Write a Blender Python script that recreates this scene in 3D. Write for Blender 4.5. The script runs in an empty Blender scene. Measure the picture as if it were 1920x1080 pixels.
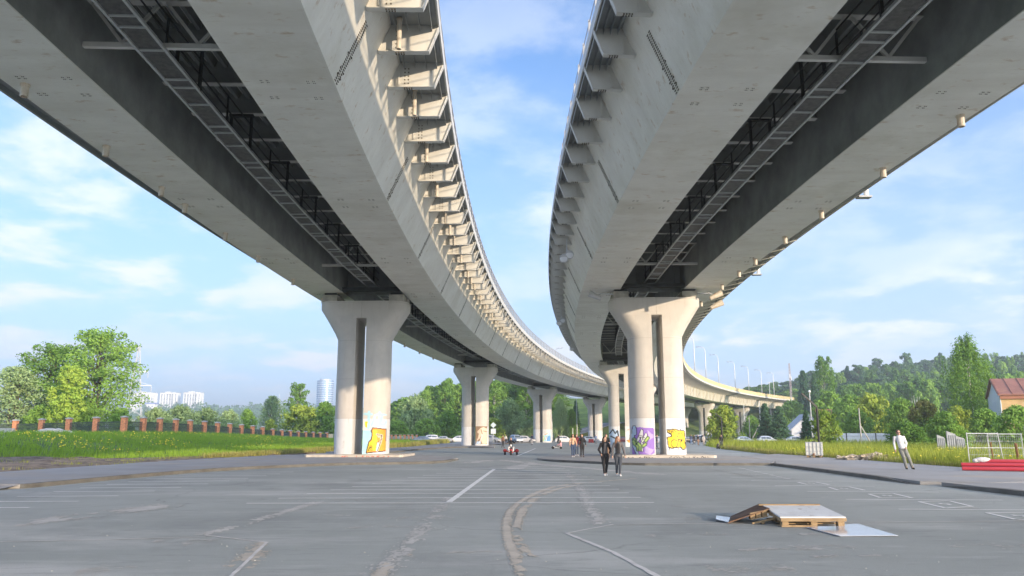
import bpy, bmesh, math, random
import numpy as np
from mathutils import Vector, Matrix, noise as mnoise
rad = math.radians
scene = bpy.context.scene
COL = scene.collection

# ------------------------------------------------------------------ camera
F, CX, CY, YH, EYE = 1480.0, 960.0, 540.0, 815.0, 1.75
PITCH = math.atan((YH - CY) / F)
cd = bpy.data.cameras.new("camera"); cam = bpy.data.objects.new("camera", cd); COL.objects.link(cam)
cd.sensor_width = 36.0; cd.lens = F / 1920.0 * 36.0
cd.clip_start = 0.1; cd.clip_end = 12000.0
cam.location = (0, 0, EYE); cam.rotation_euler = (math.pi / 2 + PITCH, 0, 0)
scene.camera = cam

# ------------------------------------------------------------------ world
SUN_EL, SUN_AZ = rad(9.3), rad(141.0)       # azimuth clockwise from +Y
w = bpy.data.worlds.new("World"); scene.world = w; w.use_nodes = True
nt = w.node_tree; nt.nodes.clear()
def N(t, **kw):
    n = nt.nodes.new(t)
    for k, v in kw.items(): setattr(n, k, v)
    return n
out = N("ShaderNodeOutputWorld"); bg = N("ShaderNodeBackground")
sky = N("ShaderNodeTexSky"); sky.sky_type = 'NISHITA'; sky.sun_disc = False
sky.sun_elevation = rad(22.0); sky.sun_rotation = SUN_AZ
sky.air_density = 1.0; sky.dust_density = 0.3; sky.ozone_density = 2.0
tc = N("ShaderNodeTexCoord"); sep = N("ShaderNodeSeparateXYZ")
nt.links.new(tc.outputs["Generated"], sep.inputs[0])
def math_(op, a, b=None, clamp=False):
    n = N("ShaderNodeMath", operation=op); n.use_clamp = clamp
    for i, v in enumerate((a, b)):
        if v is None: continue
        if isinstance(v, (int, float)): n.inputs[i].default_value = v
        else: nt.links.new(v, n.inputs[i])
    return n.outputs[0]
zc = math_('MAXIMUM', sep.outputs["Z"], 0.0)
den = math_('ADD', zc, 0.16)
px = math_('DIVIDE', sep.outputs["X"], den); py = math_('DIVIDE', sep.outputs["Y"], den)
comb = N("ShaderNodeCombineXYZ"); nt.links.new(px, comb.inputs[0]); nt.links.new(py, comb.inputs[1])
def cloud(scale, off, detail, rough, lo, hi, dist=0.3):
    mp = N("ShaderNodeMapping"); mp.inputs["Location"].default_value = off
    nt.links.new(comb.outputs[0], mp.inputs[0])
    nz = N("ShaderNodeTexNoise"); nz.inputs["Scale"].default_value = scale
    nz.inputs["Detail"].default_value = detail; nz.inputs["Roughness"].default_value = rough
    nz.inputs["Distortion"].default_value = dist
    nt.links.new(mp.outputs[0], nz.inputs["Vector"])
    mr = N("ShaderNodeMapRange"); mr.interpolation_type = 'SMOOTHSTEP'
    mr.inputs["From Min"].default_value = lo; mr.inputs["From Max"].default_value = hi
    nt.links.new(nz.outputs["Fac"], mr.inputs["Value"])
    return mr.outputs[0]
c1 = cloud(2.1, (5.2, 2.6, 0), 12, 0.60, 0.445, 0.62, 0.15)
c2 = cloud(0.8, (8.1, 4.4, 0), 4, 0.5, 0.42, 0.62)
c3 = cloud(2.6, (1.2, 7.7, 0), 8, 0.6, 0.50, 0.75)
hz = N("ShaderNodeMapRange"); hz.interpolation_type = 'SMOOTHSTEP'   # more cloud low in the sky
hz.inputs["From Min"].default_value = 0.62; hz.inputs["From Max"].default_value = 0.12
hz.inputs["To Min"].default_value = 0.25; hz.inputs["To Max"].default_value = 1.0
nt.links.new(sep.outputs["Z"], hz.inputs["Value"])
cf = math_('MULTIPLY', math_('ADD', math_('MULTIPLY', c1, 0.80), math_('MULTIPLY', c3, 0.22)), math_('ADD', math_('MULTIPLY', c2, 0.75), 0.46))
cf = math_('MULTIPLY', cf, hz.outputs[0])
hb = N("ShaderNodeMapRange"); hb.interpolation_type = 'SMOOTHSTEP'   # pale band towards the horizon
hb.inputs["From Min"].default_value = 0.55; hb.inputs["From Max"].default_value = 0.0
hb.inputs["To Max"].default_value = 0.78
nt.links.new(sep.outputs["Z"], hb.inputs["Value"])
tint = N("ShaderNodeMix", data_type='RGBA', blend_type='MULTIPLY'); tint.inputs[0].default_value = 1.0
nt.links.new(sky.outputs[0], tint.inputs[6]); tint.inputs[7].default_value = (0.74, 1.06, 1.36, 1)
mixb = N("ShaderNodeMix", data_type='RGBA'); nt.links.new(hb.outputs[0], mixb.inputs[0])
nt.links.new(tint.outputs[2], mixb.inputs[6]); mixb.inputs[7].default_value = (3.3, 4.2, 5.9, 1)
mix = N("ShaderNodeMix", data_type='RGBA'); nt.links.new(math_('MINIMUM', cf, 0.95), mix.inputs[0])
nt.links.new(mixb.outputs[2], mix.inputs[6]); mix.inputs[7].default_value = (5.6, 5.9, 6.5, 1)
# sky brightened on the sun's side and overhead, out of view, as added fill
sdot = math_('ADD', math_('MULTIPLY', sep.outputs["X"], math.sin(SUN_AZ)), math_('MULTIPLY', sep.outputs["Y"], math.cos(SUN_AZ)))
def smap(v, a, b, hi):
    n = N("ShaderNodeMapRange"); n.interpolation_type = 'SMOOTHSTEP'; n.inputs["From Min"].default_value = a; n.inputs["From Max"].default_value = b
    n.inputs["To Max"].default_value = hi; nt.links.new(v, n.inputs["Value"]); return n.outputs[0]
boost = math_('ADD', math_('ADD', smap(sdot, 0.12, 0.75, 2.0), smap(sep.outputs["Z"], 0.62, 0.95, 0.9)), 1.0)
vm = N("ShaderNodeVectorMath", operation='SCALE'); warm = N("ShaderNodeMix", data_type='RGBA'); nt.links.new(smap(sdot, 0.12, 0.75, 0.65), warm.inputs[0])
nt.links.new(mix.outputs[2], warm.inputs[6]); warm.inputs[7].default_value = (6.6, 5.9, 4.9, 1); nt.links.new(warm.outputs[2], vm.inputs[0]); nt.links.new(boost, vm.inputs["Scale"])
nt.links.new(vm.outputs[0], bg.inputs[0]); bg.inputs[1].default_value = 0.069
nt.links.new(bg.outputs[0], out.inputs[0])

# ------------------------------------------------------------------ sun
sd = bpy.data.lights.new("sun", 'SUN'); so = bpy.data.objects.new("sun", sd); COL.objects.link(so)
sd.energy = 2.6; sd.angle = rad(0.5); sd.color = (1.0, 0.78, 0.55)
sv = Vector((math.sin(SUN_AZ) * math.cos(SUN_EL), math.cos(SUN_AZ) * math.cos(SUN_EL), math.sin(SUN_EL)))
so.rotation_euler = sv.to_track_quat('Z', 'Y').to_euler(); so.location = (60, -60, 60)
vs = scene.view_settings
vs.view_transform = 'Standard'; vs.look = 'None'; vs.exposure = 1.58; vs.gamma = 1.0; vs.use_curve_mapping = False
scene.cycles.max_bounces = 7; scene.cycles.diffuse_bounces = 5; scene.cycles.transparent_max_bounces = 6
scene.cycles.use_denoising = True

# ------------------------------------------------------------------ helpers
def ray(x, y):
    c, s = math.cos(PITCH), math.sin(PITCH)
    u, v = (x - CX) / F, (CY - y) / F
    return u, c - v * s, s + v * c
def G(x, y, z=0.0):
    """a point measured in the photograph, laid on the level z"""
    r = ray(x, y); t = (z - EYE) / r[2]
    return (r[0] * t, r[1] * t)
def D(x, Y):
    """lateral place of picture column x at ground distance Y"""
    return (x - CX) / F * Y / 1.017
def HT(py, Y):
    """height at ground distance Y of picture row py"""
    r = ray(CX, py); return EYE + r[2] / r[1] * Y
def ss(a, b, x):
    t = min(1.0, max(0.0, (x - a) / (b - a))); return t * t * (3 - 2 * t)

class MB:
    def __init__(s): s.v, s.f, s.m = [], [], []
    def add(s, vs, fs, mi=0):
        o = len(s.v); s.v.extend([tuple(p) for p in vs])
        s.f.extend([tuple(i + o for i in f) for f in fs]); s.m.extend([mi] * len(fs)); return s
    def box(s, c, d, rz=0.0, mi=0, R=None):
        x, y, z = d[0] / 2, d[1] / 2, d[2] / 2
        p = [Vector(q) for q in ((-x,-y,-z),(x,-y,-z),(x,y,-z),(-x,y,-z),(-x,-y,z),(x,-y,z),(x,y,z),(-x,y,z))]
        M = R if R is not None else Matrix.Rotation(rz, 3, 'Z')
        c = Vector(c)
        return s.add([M @ q + c for q in p], [(3,2,1,0),(4,5,6,7),(0,1,5,4),(1,2,6,5),(2,3,7,6),(3,0,4,7)], mi)
    def bar(s, a, b, wd, ht=None, mi=0, up=(0,0,1)):
        a, b = Vector(a), Vector(b); d = b - a; L = d.length
        if L < 1e-6: return s
        y = d / L; u = Vector(up)
        if abs(y.dot(u)) > 0.98: u = Vector((1,0,0))
        x = y.cross(u).normalized(); z = x.cross(y)
        return s.box((a + b) / 2, (wd, L, ht or wd), mi=mi, R=Matrix((x, y, z)).transposed())
    def tube(s, pts, r, n=8, mi=0, cap=True):
        pts = [Vector(p) for p in pts]; rs = r if isinstance(r, (list, tuple)) else [r] * len(pts)
        rings = []; px_ = None
        for i, p in enumerate(pts):
            d = (pts[min(i+1, len(pts)-1)] - pts[max(i-1, 0)]).normalized()
            if px_ is None:
                u = Vector((0,0,1)) if abs(d.z) < 0.9 else Vector((1,0,0)); x = d.cross(u).normalized()
            else: x = (px_ - d * px_.dot(d)).normalized()
            px_ = x; y = d.cross(x)
            rings.append([p + (x * math.cos(2*math.pi*k/n) + y * math.sin(2*math.pi*k/n)) * rs[i] for k in range(n)])
        return s.loft(rings, mi, cap)
    def loft(s, rings, mi=0, cap=True, closed=True):
        n = len(rings[0]); vs = [p for r in rings for p in r]; fs = []
        for i in range(len(rings) - 1):
            for k in range(n if closed else n - 1):
                a, b = i*n + k, i*n + (k+1) % n
                fs.append((a, b, b + n, a + n))
        if cap and closed:
            fs.append(tuple(range(n - 1, -1, -1))); fs.append(tuple((len(rings)-1)*n + k for k in range(n)))
        return s.add(vs, fs, mi)
    def prism(s, poly, z0, z1, mi=0):
        n = len(poly)
        a = sum(poly[i][0]*poly[(i+1)%n][1] - poly[(i+1)%n][0]*poly[i][1] for i in range(n))
        if a < 0: poly = poly[::-1]
        return s.loft([[(p[0], p[1], z0) for p in poly], [(p[0], p[1], z1) for p in poly]], mi)
    def sphere(s, c, r, n=10, m=7, mi=0, R=None):
        c = Vector(c); r = r if isinstance(r, (tuple, list)) else (r, r, r); rings = []
        for i in range(1, m):
            t = math.pi * i / m
            ring = []
            for k in range(n):
                q = Vector((r[0]*math.sin(t)*math.cos(2*math.pi*k/n), r[1]*math.sin(t)*math.sin(2*math.pi*k/n), -r[2]*math.cos(t)))
                ring.append(c + (R @ q if R else q))
            rings.append(ring)
        return s.loft(rings, mi)
    def build(s, name, mats, parent=None, smooth=False, world=False, loc=None, auto=None):
        me = bpy.data.meshes.new(name)
        v = s.v
        if parent is not None and world:
            M = parent.matrix_basis.inverted()
            v = [tuple(M @ Vector(p)) for p in v]
        me.from_pydata(v, [], s.f)
        mats = mats if isinstance(mats, (list, tuple)) else [mats]
        for m in mats: me.materials.append(m)
        if len(mats) > 1: me.polygons.foreach_set("material_index", s.m)
        if smooth: me.polygons.foreach_set("use_smooth", [True] * len(me.polygons))
        me.update()
        if smooth and auto:
            try: me.set_sharp_from_angle(angle=rad(auto))
            except Exception: pass
        o = bpy.data.objects.new(name, me); COL.objects.link(o)
        if parent is not None: o.parent = parent
        if loc is not None: o.location = loc
        return o

def tag(o, label=None, cat=None, group=None, kind=None):
    if label: o["label"] = label
    if cat: o["category"] = cat
    if group: o["group"] = group
    if kind: o["kind"] = kind
    return o
def thing(name, label, cat, loc=(0,0,0), rz=0.0, group=None, sc=None):
    o = bpy.data.objects.new(name, None); COL.objects.link(o); o.empty_display_size = 0.3
    o.location = loc; o.rotation_euler = (0, 0, rz)
    if sc: o.scale = (sc, sc, sc) if isinstance(sc, (int, float)) else sc
    return tag(o, label, cat, group)
def dup(root, loc, rz=0.0, sc=None, label=None, group=None):
    def cp(o, par):
        c = o.copy(); COL.objects.link(c)
        if par is not None: c.parent = par
        for ch in KIDS.get(o.name, list(o.children)): cp(ch, c)
        return c
    r = cp(root, None); r.location = loc; r.rotation_euler = (0, 0, rz)
    if sc: r.scale = (sc, sc, sc) if isinstance(sc, (int, float)) else sc
    if label: r["label"] = label
    if group: r["group"] = group
    return r
KIDS = {}

def mat(name, col, rough=0.7, var=0.12, scale=3.0, metal=0.0, bump=0.0, bscale=None, spec=0.5, detail=6, col2=None, coord="Object", stretch=None, lo=0.35, hi=0.65):
    m = bpy.data.materials.new(name); m.use_nodes = True; t = m.node_tree; b = t.nodes["Principled BSDF"]
    b.inputs["Roughness"].default_value = rough; b.inputs["Metallic"].default_value = metal
    b.inputs["Specular IOR Level"].default_value = spec
    c = (*col, 1)
    co = t.nodes.new("ShaderNodeTexCoord")
    vec = co.outputs[coord]
    if stretch:
        mp = t.nodes.new("ShaderNodeMapping"); mp.inputs["Scale"].default_value = stretch
        t.links.new(vec, mp.inputs[0]); vec = mp.outputs[0]
    nz = t.nodes.new("ShaderNodeTexNoise"); nz.inputs["Scale"].default_value = scale; nz.inputs["Detail"].default_value = detail
    nz.inputs["Roughness"].default_value = 0.62
    t.links.new(vec, nz.inputs["Vector"])
    mr = t.nodes.new("ShaderNodeMapRange"); mr.inputs["From Min"].default_value = lo; mr.inputs["From Max"].default_value = hi
    t.links.new(nz.outputs["Fac"], mr.inputs["Value"])
    mx = t.nodes.new("ShaderNodeMix"); mx.data_type = 'RGBA'
    t.links.new(mr.outputs[0], mx.inputs[0])
    mx.inputs[6].default_value = tuple(min(1, k * (1 - var)) for k in col) + (1,)
    mx.inputs[7].default_value = (*col2, 1) if col2 else tuple(min(1, k * (1 + var)) for k in col) + (1,)
    t.links.new(mx.outputs[2], b.inputs["Base Color"])
    if bump:
        nb = t.nodes.new("ShaderNodeTexNoise"); nb.inputs["Scale"].default_value = bscale or scale * 8; nb.inputs["Detail"].default_value = 4
        t.links.new(vec, nb.inputs["Vector"])
        bp = t.nodes.new("ShaderNodeBump"); bp.inputs["Strength"].default_value = bump; bp.inputs["Distance"].default_value = 0.02
        t.links.new(nb.outputs["Fac"], bp.inputs["Height"]); t.links.new(bp.outputs[0], b.inputs["Normal"])
    return m
def overlay(m, col, scale, lo, hi, amt=1.0, stretch=None, coord="Object", detail=5, seed=0.0):
    """another noise-shaped stain or wear layer over a material's colour"""
    t = m.node_tree; b = t.nodes["Principled BSDF"]; src = b.inputs["Base Color"].links[0].from_socket
    co = t.nodes.new("ShaderNodeTexCoord"); mp = t.nodes.new("ShaderNodeMapping")
    mp.inputs["Location"].default_value = (seed, seed * 1.7, seed * 0.6)
    if stretch: mp.inputs["Scale"].default_value = stretch
    t.links.new(co.outputs[coord], mp.inputs[0])
    nz = t.nodes.new("ShaderNodeTexNoise"); nz.inputs["Scale"].default_value = scale; nz.inputs["Detail"].default_value = detail
    nz.inputs["Roughness"].default_value = 0.65
    t.links.new(mp.outputs[0], nz.inputs["Vector"])
    mr = t.nodes.new("ShaderNodeMapRange"); mr.inputs["From Min"].default_value = lo; mr.inputs["From Max"].default_value = hi
    mr.inputs["To Max"].default_value = amt
    t.links.new(nz.outputs["Fac"], mr.inputs["Value"])
    mx = t.nodes.new("ShaderNodeMix"); mx.data_type = 'RGBA'
    t.links.new(mr.outputs[0], mx.inputs[0]); t.links.new(src, mx.inputs[6]); mx.inputs[7].default_value = (*col, 1)
    t.links.new(mx.outputs[2], b.inputs["Base Color"])
    return m

M = {}
M['steel'] = mat("painted_steel", (0.74, 0.735, 0.675), 0.55, 0.05, 0.6, bump=0.05, bscale=9)
overlay(M['steel'], (0.40, 0.25, 0.10), 1.9, 0.60, 0.72, 0.75, stretch=(0.7, 1.3, 1))
overlay(M['steel'], (0.52, 0.48, 0.38), 3.2, 0.58, 0.75, 0.5, stretch=(0.5, 1.6, 1), seed=21)
overlay(M['steel'], (0.62, 0.60, 0.53), 0.5, 0.45, 0.7, 0.6, stretch=(0.3, 1.6, 0.6), seed=11)
overlay(M['steel'], (0.50, 0.48, 0.38), 0.25, 0.52, 0.72, 0.5, seed=4)
M['steelpale'] = mat("painted_steel_pale", (0.57, 0.57, 0.53), 0.55, 0.06, 1.0)
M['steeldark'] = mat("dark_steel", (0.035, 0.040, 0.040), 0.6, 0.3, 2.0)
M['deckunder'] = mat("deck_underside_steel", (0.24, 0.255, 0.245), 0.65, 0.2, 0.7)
M['grating'] = mat("walkway_grating", (0.085, 0.085, 0.08), 0.7, 0.3, 6.0)
M['bolt'] = mat("bolt_steel", (0.10, 0.085, 0.06), 0.6, 0.3, 5.0)
M['galv'] = mat("galvanised_steel", (0.52, 0.54, 0.56), 0.45, 0.08, 2.0, metal=0.3)
M['railgrey'] = mat('grey_railing_paint', (0.30, 0.31, 0.32), 0.5, 0.1, 2.0)
M['overhang_shade'] = mat('overhang_underside_shade', (0.27, 0.29, 0.29), 0.65, 0.1, 1.0)  # shade under the overhang, put into the steel's colour
M['walkrail'] = mat('walkway_rail_steel', (0.40, 0.42, 0.41), 0.5, 0.1, 2.0)
M['pipe_drain'] = mat("drain_pipe_paint", (0.62, 0.56, 0.46), 0.5, 0.15, 3.0)
overlay(M['pipe_drain'], (0.42, 0.20, 0.07), 2.0, 0.55, 0.7, 0.6)
M['yellow'] = mat("yellow_railing_paint", (0.66, 0.54, 0.28), 0.5, 0.08, 1.0)
M['conc'] = mat("pier_concrete", (0.60, 0.575, 0.535), 0.8, 0.06, 0.5, bump=0.15, bscale=6)
overlay(M['conc'], (0.42, 0.39, 0.35), 0.9, 0.55, 0.8, 0.5, stretch=(1, 1, 0.25))
M['concpaint'] = mat("painted_pier_base", (0.68, 0.69, 0.70), 0.7, 0.05, 0.7, bump=0.08, bscale=6)
overlay(M['concpaint'], (0.45, 0.43, 0.40), 1.5, 0.6, 0.8, 0.5)
M['plinth'] = mat("plinth_concrete", (0.52, 0.48, 0.42), 0.85, 0.15, 1.6, bump=0.3, bscale=10)
M['bearing'] = mat("bearing_block_concrete", (0.45, 0.43, 0.38), 0.85, 0.25, 1.5)
M['asphalt'] = mat("asphalt", (0.340, 0.362, 0.348), 0.82, 0.10, 0.12, bump=0.35, bscale=40, col2=(0.402, 0.426, 0.410), detail=9)
overlay(M['asphalt'], (0.56, 0.565, 0.55), 0.35, 0.53, 0.72, 0.85, stretch=(0.35, 1, 1), seed=2, detail=9)
overlay(M['asphalt'], (0.235, 0.25, 0.248), 0.22, 0.52, 0.70, 0.8, stretch=(1, 0.6, 1), seed=7, detail=9)
overlay(M['asphalt'], (0.46, 0.45, 0.43), 6.0, 0.68, 0.80, 0.5, stretch=(0.3, 1, 1), seed=5)
overlay(M['asphalt'], (0.50, 0.51, 0.50), 1.6, 0.56, 0.74, 0.55, stretch=(0.45, 1.8, 1), seed=13, detail=10)
overlay(M['asphalt'], (0.22, 0.23, 0.23), 2.4, 0.56, 0.72, 0.6, stretch=(0.4, 1.6, 1), seed=17, detail=10)
overlay(M['asphalt'], (0.10, 0.10, 0.10), 45.0, 0.60, 0.75, 0.6, seed=9, detail=2)
def cracks(m, col, scale, width, amt):
    t = m.node_tree; b = t.nodes["Principled BSDF"]; src = b.inputs["Base Color"].links[0].from_socket
    co = t.nodes.new("ShaderNodeTexCoord"); nz = t.nodes.new("ShaderNodeTexNoise"); nz.inputs["Scale"].default_value = 1.3; nz.inputs["Detail"].default_value = 6
    t.links.new(co.outputs["Object"], nz.inputs["Vector"])
    ad = t.nodes.new("ShaderNodeMix"); ad.data_type = 'VECTOR'; ad.inputs[0].default_value = 0.35; t.links.new(co.outputs["Object"], ad.inputs[4]); t.links.new(nz.outputs["Color"], ad.inputs[5])
    vo = t.nodes.new("ShaderNodeTexVoronoi"); vo.feature = 'DISTANCE_TO_EDGE'; vo.inputs["Scale"].default_value = scale; t.links.new(ad.outputs[1], vo.inputs["Vector"])
    mr = t.nodes.new("ShaderNodeMapRange"); mr.inputs["From Min"].default_value = 0.0; mr.inputs["From Max"].default_value = width; mr.inputs["To Min"].default_value = amt; mr.inputs["To Max"].default_value = 0.0
    t.links.new(vo.outputs["Distance"], mr.inputs["Value"])
    n2 = t.nodes.new("ShaderNodeTexNoise"); n2.inputs["Scale"].default_value = 0.12; t.links.new(co.outputs["Object"], n2.inputs["Vector"])
    m2 = t.nodes.new("ShaderNodeMapRange"); m2.inputs["From Min"].default_value = 0.48; m2.inputs["From Max"].default_value = 0.6; t.links.new(n2.outputs["Fac"], m2.inputs["Value"])
    mu = t.nodes.new("ShaderNodeMath"); mu.operation = 'MULTIPLY'; t.links.new(mr.outputs[0], mu.inputs[0]); t.links.new(m2.outputs[0], mu.inputs[1])
    mx = t.nodes.new("ShaderNodeMix"); mx.data_type = 'RGBA'; t.links.new(mu.outputs[0], mx.inputs[0]); t.links.new(src, mx.inputs[6]); mx.inputs[7].default_value = (*col, 1)
    t.links.new(mx.outputs[2], b.inputs["Base Color"])
cracks(M['asphalt'], (0.16, 0.16, 0.16), 0.40, 0.010, 0.55)
def pour_lines(m, col, pitch, wd, amt):
    t = m.node_tree; b = t.nodes["Principled BSDF"]; src = b.inputs["Base Color"].links[0].from_socket
    co = t.nodes.new("ShaderNodeTexCoord"); sp = t.nodes.new("ShaderNodeSeparateXYZ"); t.links.new(co.outputs["Object"], sp.inputs[0])
    a = t.nodes.new("ShaderNodeMath"); a.operation = 'PINGPONG'; a.inputs[1].default_value = pitch / 2; t.links.new(sp.outputs["Z"], a.inputs[0])
    mr = t.nodes.new("ShaderNodeMapRange"); mr.inputs["From Max"].default_value = wd; mr.inputs["To Min"].default_value = amt; mr.inputs["To Max"].default_value = 0.0; t.links.new(a.outputs[0], mr.inputs["Value"])
    mx = t.nodes.new("ShaderNodeMix"); mx.data_type = 'RGBA'; t.links.new(mr.outputs[0], mx.inputs[0]); t.links.new(src, mx.inputs[6]); mx.inputs[7].default_value = (*col, 1)
    t.links.new(mx.outputs[2], b.inputs["Base Color"])
overlay(M['conc'], (0.46, 0.43, 0.38), 3.0, 0.55, 0.75, 0.45, stretch=(1.2, 1.2, 0.12), seed=6)
overlay(M['conc'], (0.50, 0.49, 0.47), 0.35, 0.5, 0.62, 0.5, seed=9)
pour_lines(M['conc'], (0.36, 0.34, 0.31), 2.98, 0.028, 0.55)
overlay(M['concpaint'], (0.30, 0.27, 0.23), 2.2, 0.58, 0.72, 0.45, stretch=(1, 1, 0.4), seed=5)
M['road'] = mat("road_asphalt", (0.20, 0.205, 0.215), 0.8, 0.12, 0.3)
M['pave'] = mat("pavement_asphalt", (0.33, 0.33, 0.335), 0.85, 0.12, 0.4, bump=0.2, bscale=30)
overlay(M['pave'], (0.42, 0.36, 0.29), 0.22, 0.50, 0.68, 0.8, seed=3)
M['kerb'] = mat("kerb_concrete", (0.13, 0.127, 0.115), 0.9, 0.25, 1.2, bump=0.4, bscale=12)
overlay(M['kerb'], (0.16, 0.15, 0.13), 1.0, 0.52, 0.66, 0.8, seed=3)
M['kerbdark'] = mat("kerb_dark_stone", (0.17, 0.165, 0.155), 0.9, 0.2, 1.2, bump=0.3, bscale=12)
M['white'] = mat("road_paint", (0.82, 0.82, 0.81), 0.7, 0.06, 3.0)
M['wornwhite'] = mat("worn_road_paint", (0.50, 0.50, 0.495), 0.75, 0.3, 1.2, col2=(0.30, 0.30, 0.30))
M['joint'] = mat("asphalt_joint", (0.62, 0.61, 0.60), 0.85, 0.2, 2.0)
M['sand'] = mat("dry_sand_track", (0.53, 0.485, 0.42), 0.95, 0.12, 2.0, bump=0.4, bscale=25)
M['dust'] = mat("thin_dust", (0.52, 0.515, 0.50), 0.95, 0.10, 2.0)
M['soil'] = mat("bare_soil", (0.17, 0.115, 0.075), 0.95, 0.35, 1.5, bump=0.8, bscale=6, col2=(0.33, 0.25, 0.17))
M['grass'] = mat("grass_ground", (0.085, 0.16, 0.03), 0.95, 0.3, 0.25, bump=0.6, bscale=4, col2=(0.16, 0.24, 0.05))
overlay(M['grass'], (0.05, 0.11, 0.025), 0.06, 0.5, 0.7, 0.7, seed=3)

# ------------------------------------------------------------------ terrain
ARC_X, ARC_Y, ARC_R = 520.0, 43.0, 520.0
def A(r, t, z=0.0):
    a = t / ARC_R
    return (ARC_X - r * math.cos(a), ARC_Y + r * math.sin(a), z)
def arc_of(X, Y):
    dx, dy = ARC_X - X, Y - ARC_Y
    return math.hypot(dx, dy), math.atan2(dy, dx) * ARC_R
def hgt(X, Y):
    z = 0.0
    if X < -14:
        e = 1.75 * ss(-27, -47, X) * (1 - 0.85 * ss(105, 195, Y)) * ss(20, 60, Y + 20)
        z = max(z, e)
    sh = 0.9 * max(0.0, X - 35); sh = min(sh, 150)
    Yp = Y - sh
    hl = ss(-85, -12, X)
    z += hl * (18 * ss(258, 362, Yp) + 45 * ss(340, 610, Yp) * ss(150, 400, X))
    z += 56 * ss(850, 1650, Y) * (1 - ss(-300, 60, X))
    if X > 20 and Y > 280:
        r, t = arc_of(X, Y)
        top = 15.7
        for r0, r1, t0 in ((524, 545, 318), (496, 518, 338)):
            dr = max(0, r0 - r, r - r1); dt = max(0, t0 + 1.0 - t)
            if t < t0 - 0.5: dt = 99
            if t0 - 0.5 <= t: z = max(z, min(top, top - dr / 1.6))
    return z
def smooth_noise(x, y, s): return mnoise.noise(Vector((x * s, y * s, 3.3)))
def axis(lo, hi, core0, core1, step, grow):
    a = list(np.arange(core0, core1 + 0.01, step)); s_ = step; p = core1
    while p < hi: s_ *= grow; p += s_; a.append(p)
    s_ = step; p = core0; b = []
    while p > lo: s_ *= grow; p -= s_; b.append(p)
    return b[::-1] + a
gx = axis(-4500, 4500, -110, 170, 3.5, 1.16); gy = axis(-900, 5200, -40, 420, 4.0, 1.12)
vs_, fs_ = [], []
for y in gy:
    for x in gx:
        z = hgt(x, y) - 0.06
        if z > 0.4: z += 0.25 * smooth_noise(x, y, 0.09)
        vs_.append((x, y, z))
nx = len(gx)
for j in range(len(gy) - 1):
    for i in range(nx - 1):
        a = j * nx + i; fs_.append((a, a + 1, a + 1 + nx, a + nx))
g = MB().add(vs_, fs_); tag(g.build("ground", M['grass'], smooth=True), kind="structure")

# ------------------------------------------------------------------ paved surfaces
def sheet(name, poly, z, m, kind="structure"):
    n = len(poly)
    a = sum(poly[i][0]*poly[(i+1)%n][1] - poly[(i+1)%n][0]*poly[i][1] for i in range(n))
    if a < 0: poly = poly[::-1]
    o = MB().add([(p[0], p[1], z) for p in poly], [tuple(range(n))]).build(name, m)
    return tag(o, kind=kind)
sheet("parking_lot", [(-75, -80), (90, -80), (90, 24), (23, 38), (23.0, 70), (26, 100), (31, 130), (45, 158), (150, 172), (150, 196), (80, 200),
      (42, 232), (12, 256), (1, 256), (-14, 200), (-13, 150), (-14, 110), (-19.5, 70), (-22, 52), (-23.5, 30), (-75, 25)], 0.0, M['asphalt'])
# road climbing the hill
rp = [(-1, 240), (4, 254), (14, 270), (30, 291), (48, 311), (66, 330)]
def resample(pts, step):
    o = []
    for (a, b) in zip(pts[:-1], pts[1:]):
        n = max(1, int(math.hypot(b[0]-a[0], b[1]-a[1]) / step))
        for k in range(n): o.append(tuple(a[i] + (b[i]-a[i]) * k / n for i in range(len(a))))
    return o + [pts[-1]]
def ribbon(mb, pts, w, zf, mi=0, off=0.0):
    L = []
    for i, p in enumerate(pts):
        q = pts[min(i+1, len(pts)-1)]; o = pts[max(i-1, 0)]
        dx, dy = q[0]-o[0], q[1]-o[1]; l = math.hypot(dx, dy) or 1
        nx_, ny_ = -dy/l, dx/l
        zc_ = zf(p[0], p[1])
        L.append(((p[0]+nx_*(off+w/2), p[1]+ny_*(off+w/2), zc_), (p[0]+nx_*(off-w/2), p[1]+ny_*(off-w/2), zc_)))
    vs = [v for a in L for v in a]
    mb.add(vs, [(2*i, 2*i+1, 2*i+3, 2*i+2) for i in range(len(L)-1)], mi)
rps = resample(rp, 3.0)
rb_ = MB(); ribbon(rb_, rps, 10.5, lambda x, y: hgt(x, y) + 0.45)
tag(rb_.build("hill_road", M['road']), kind="structure")
rb_ = MB()
for off in (-4.9, 0.0, 4.9): ribbon(rb_, rps, 0.22, lambda x, y: hgt(x, y) + 0.46, off=off)
tag(rb_.build("hill_road_lines", M['white']), kind="structure")

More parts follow.
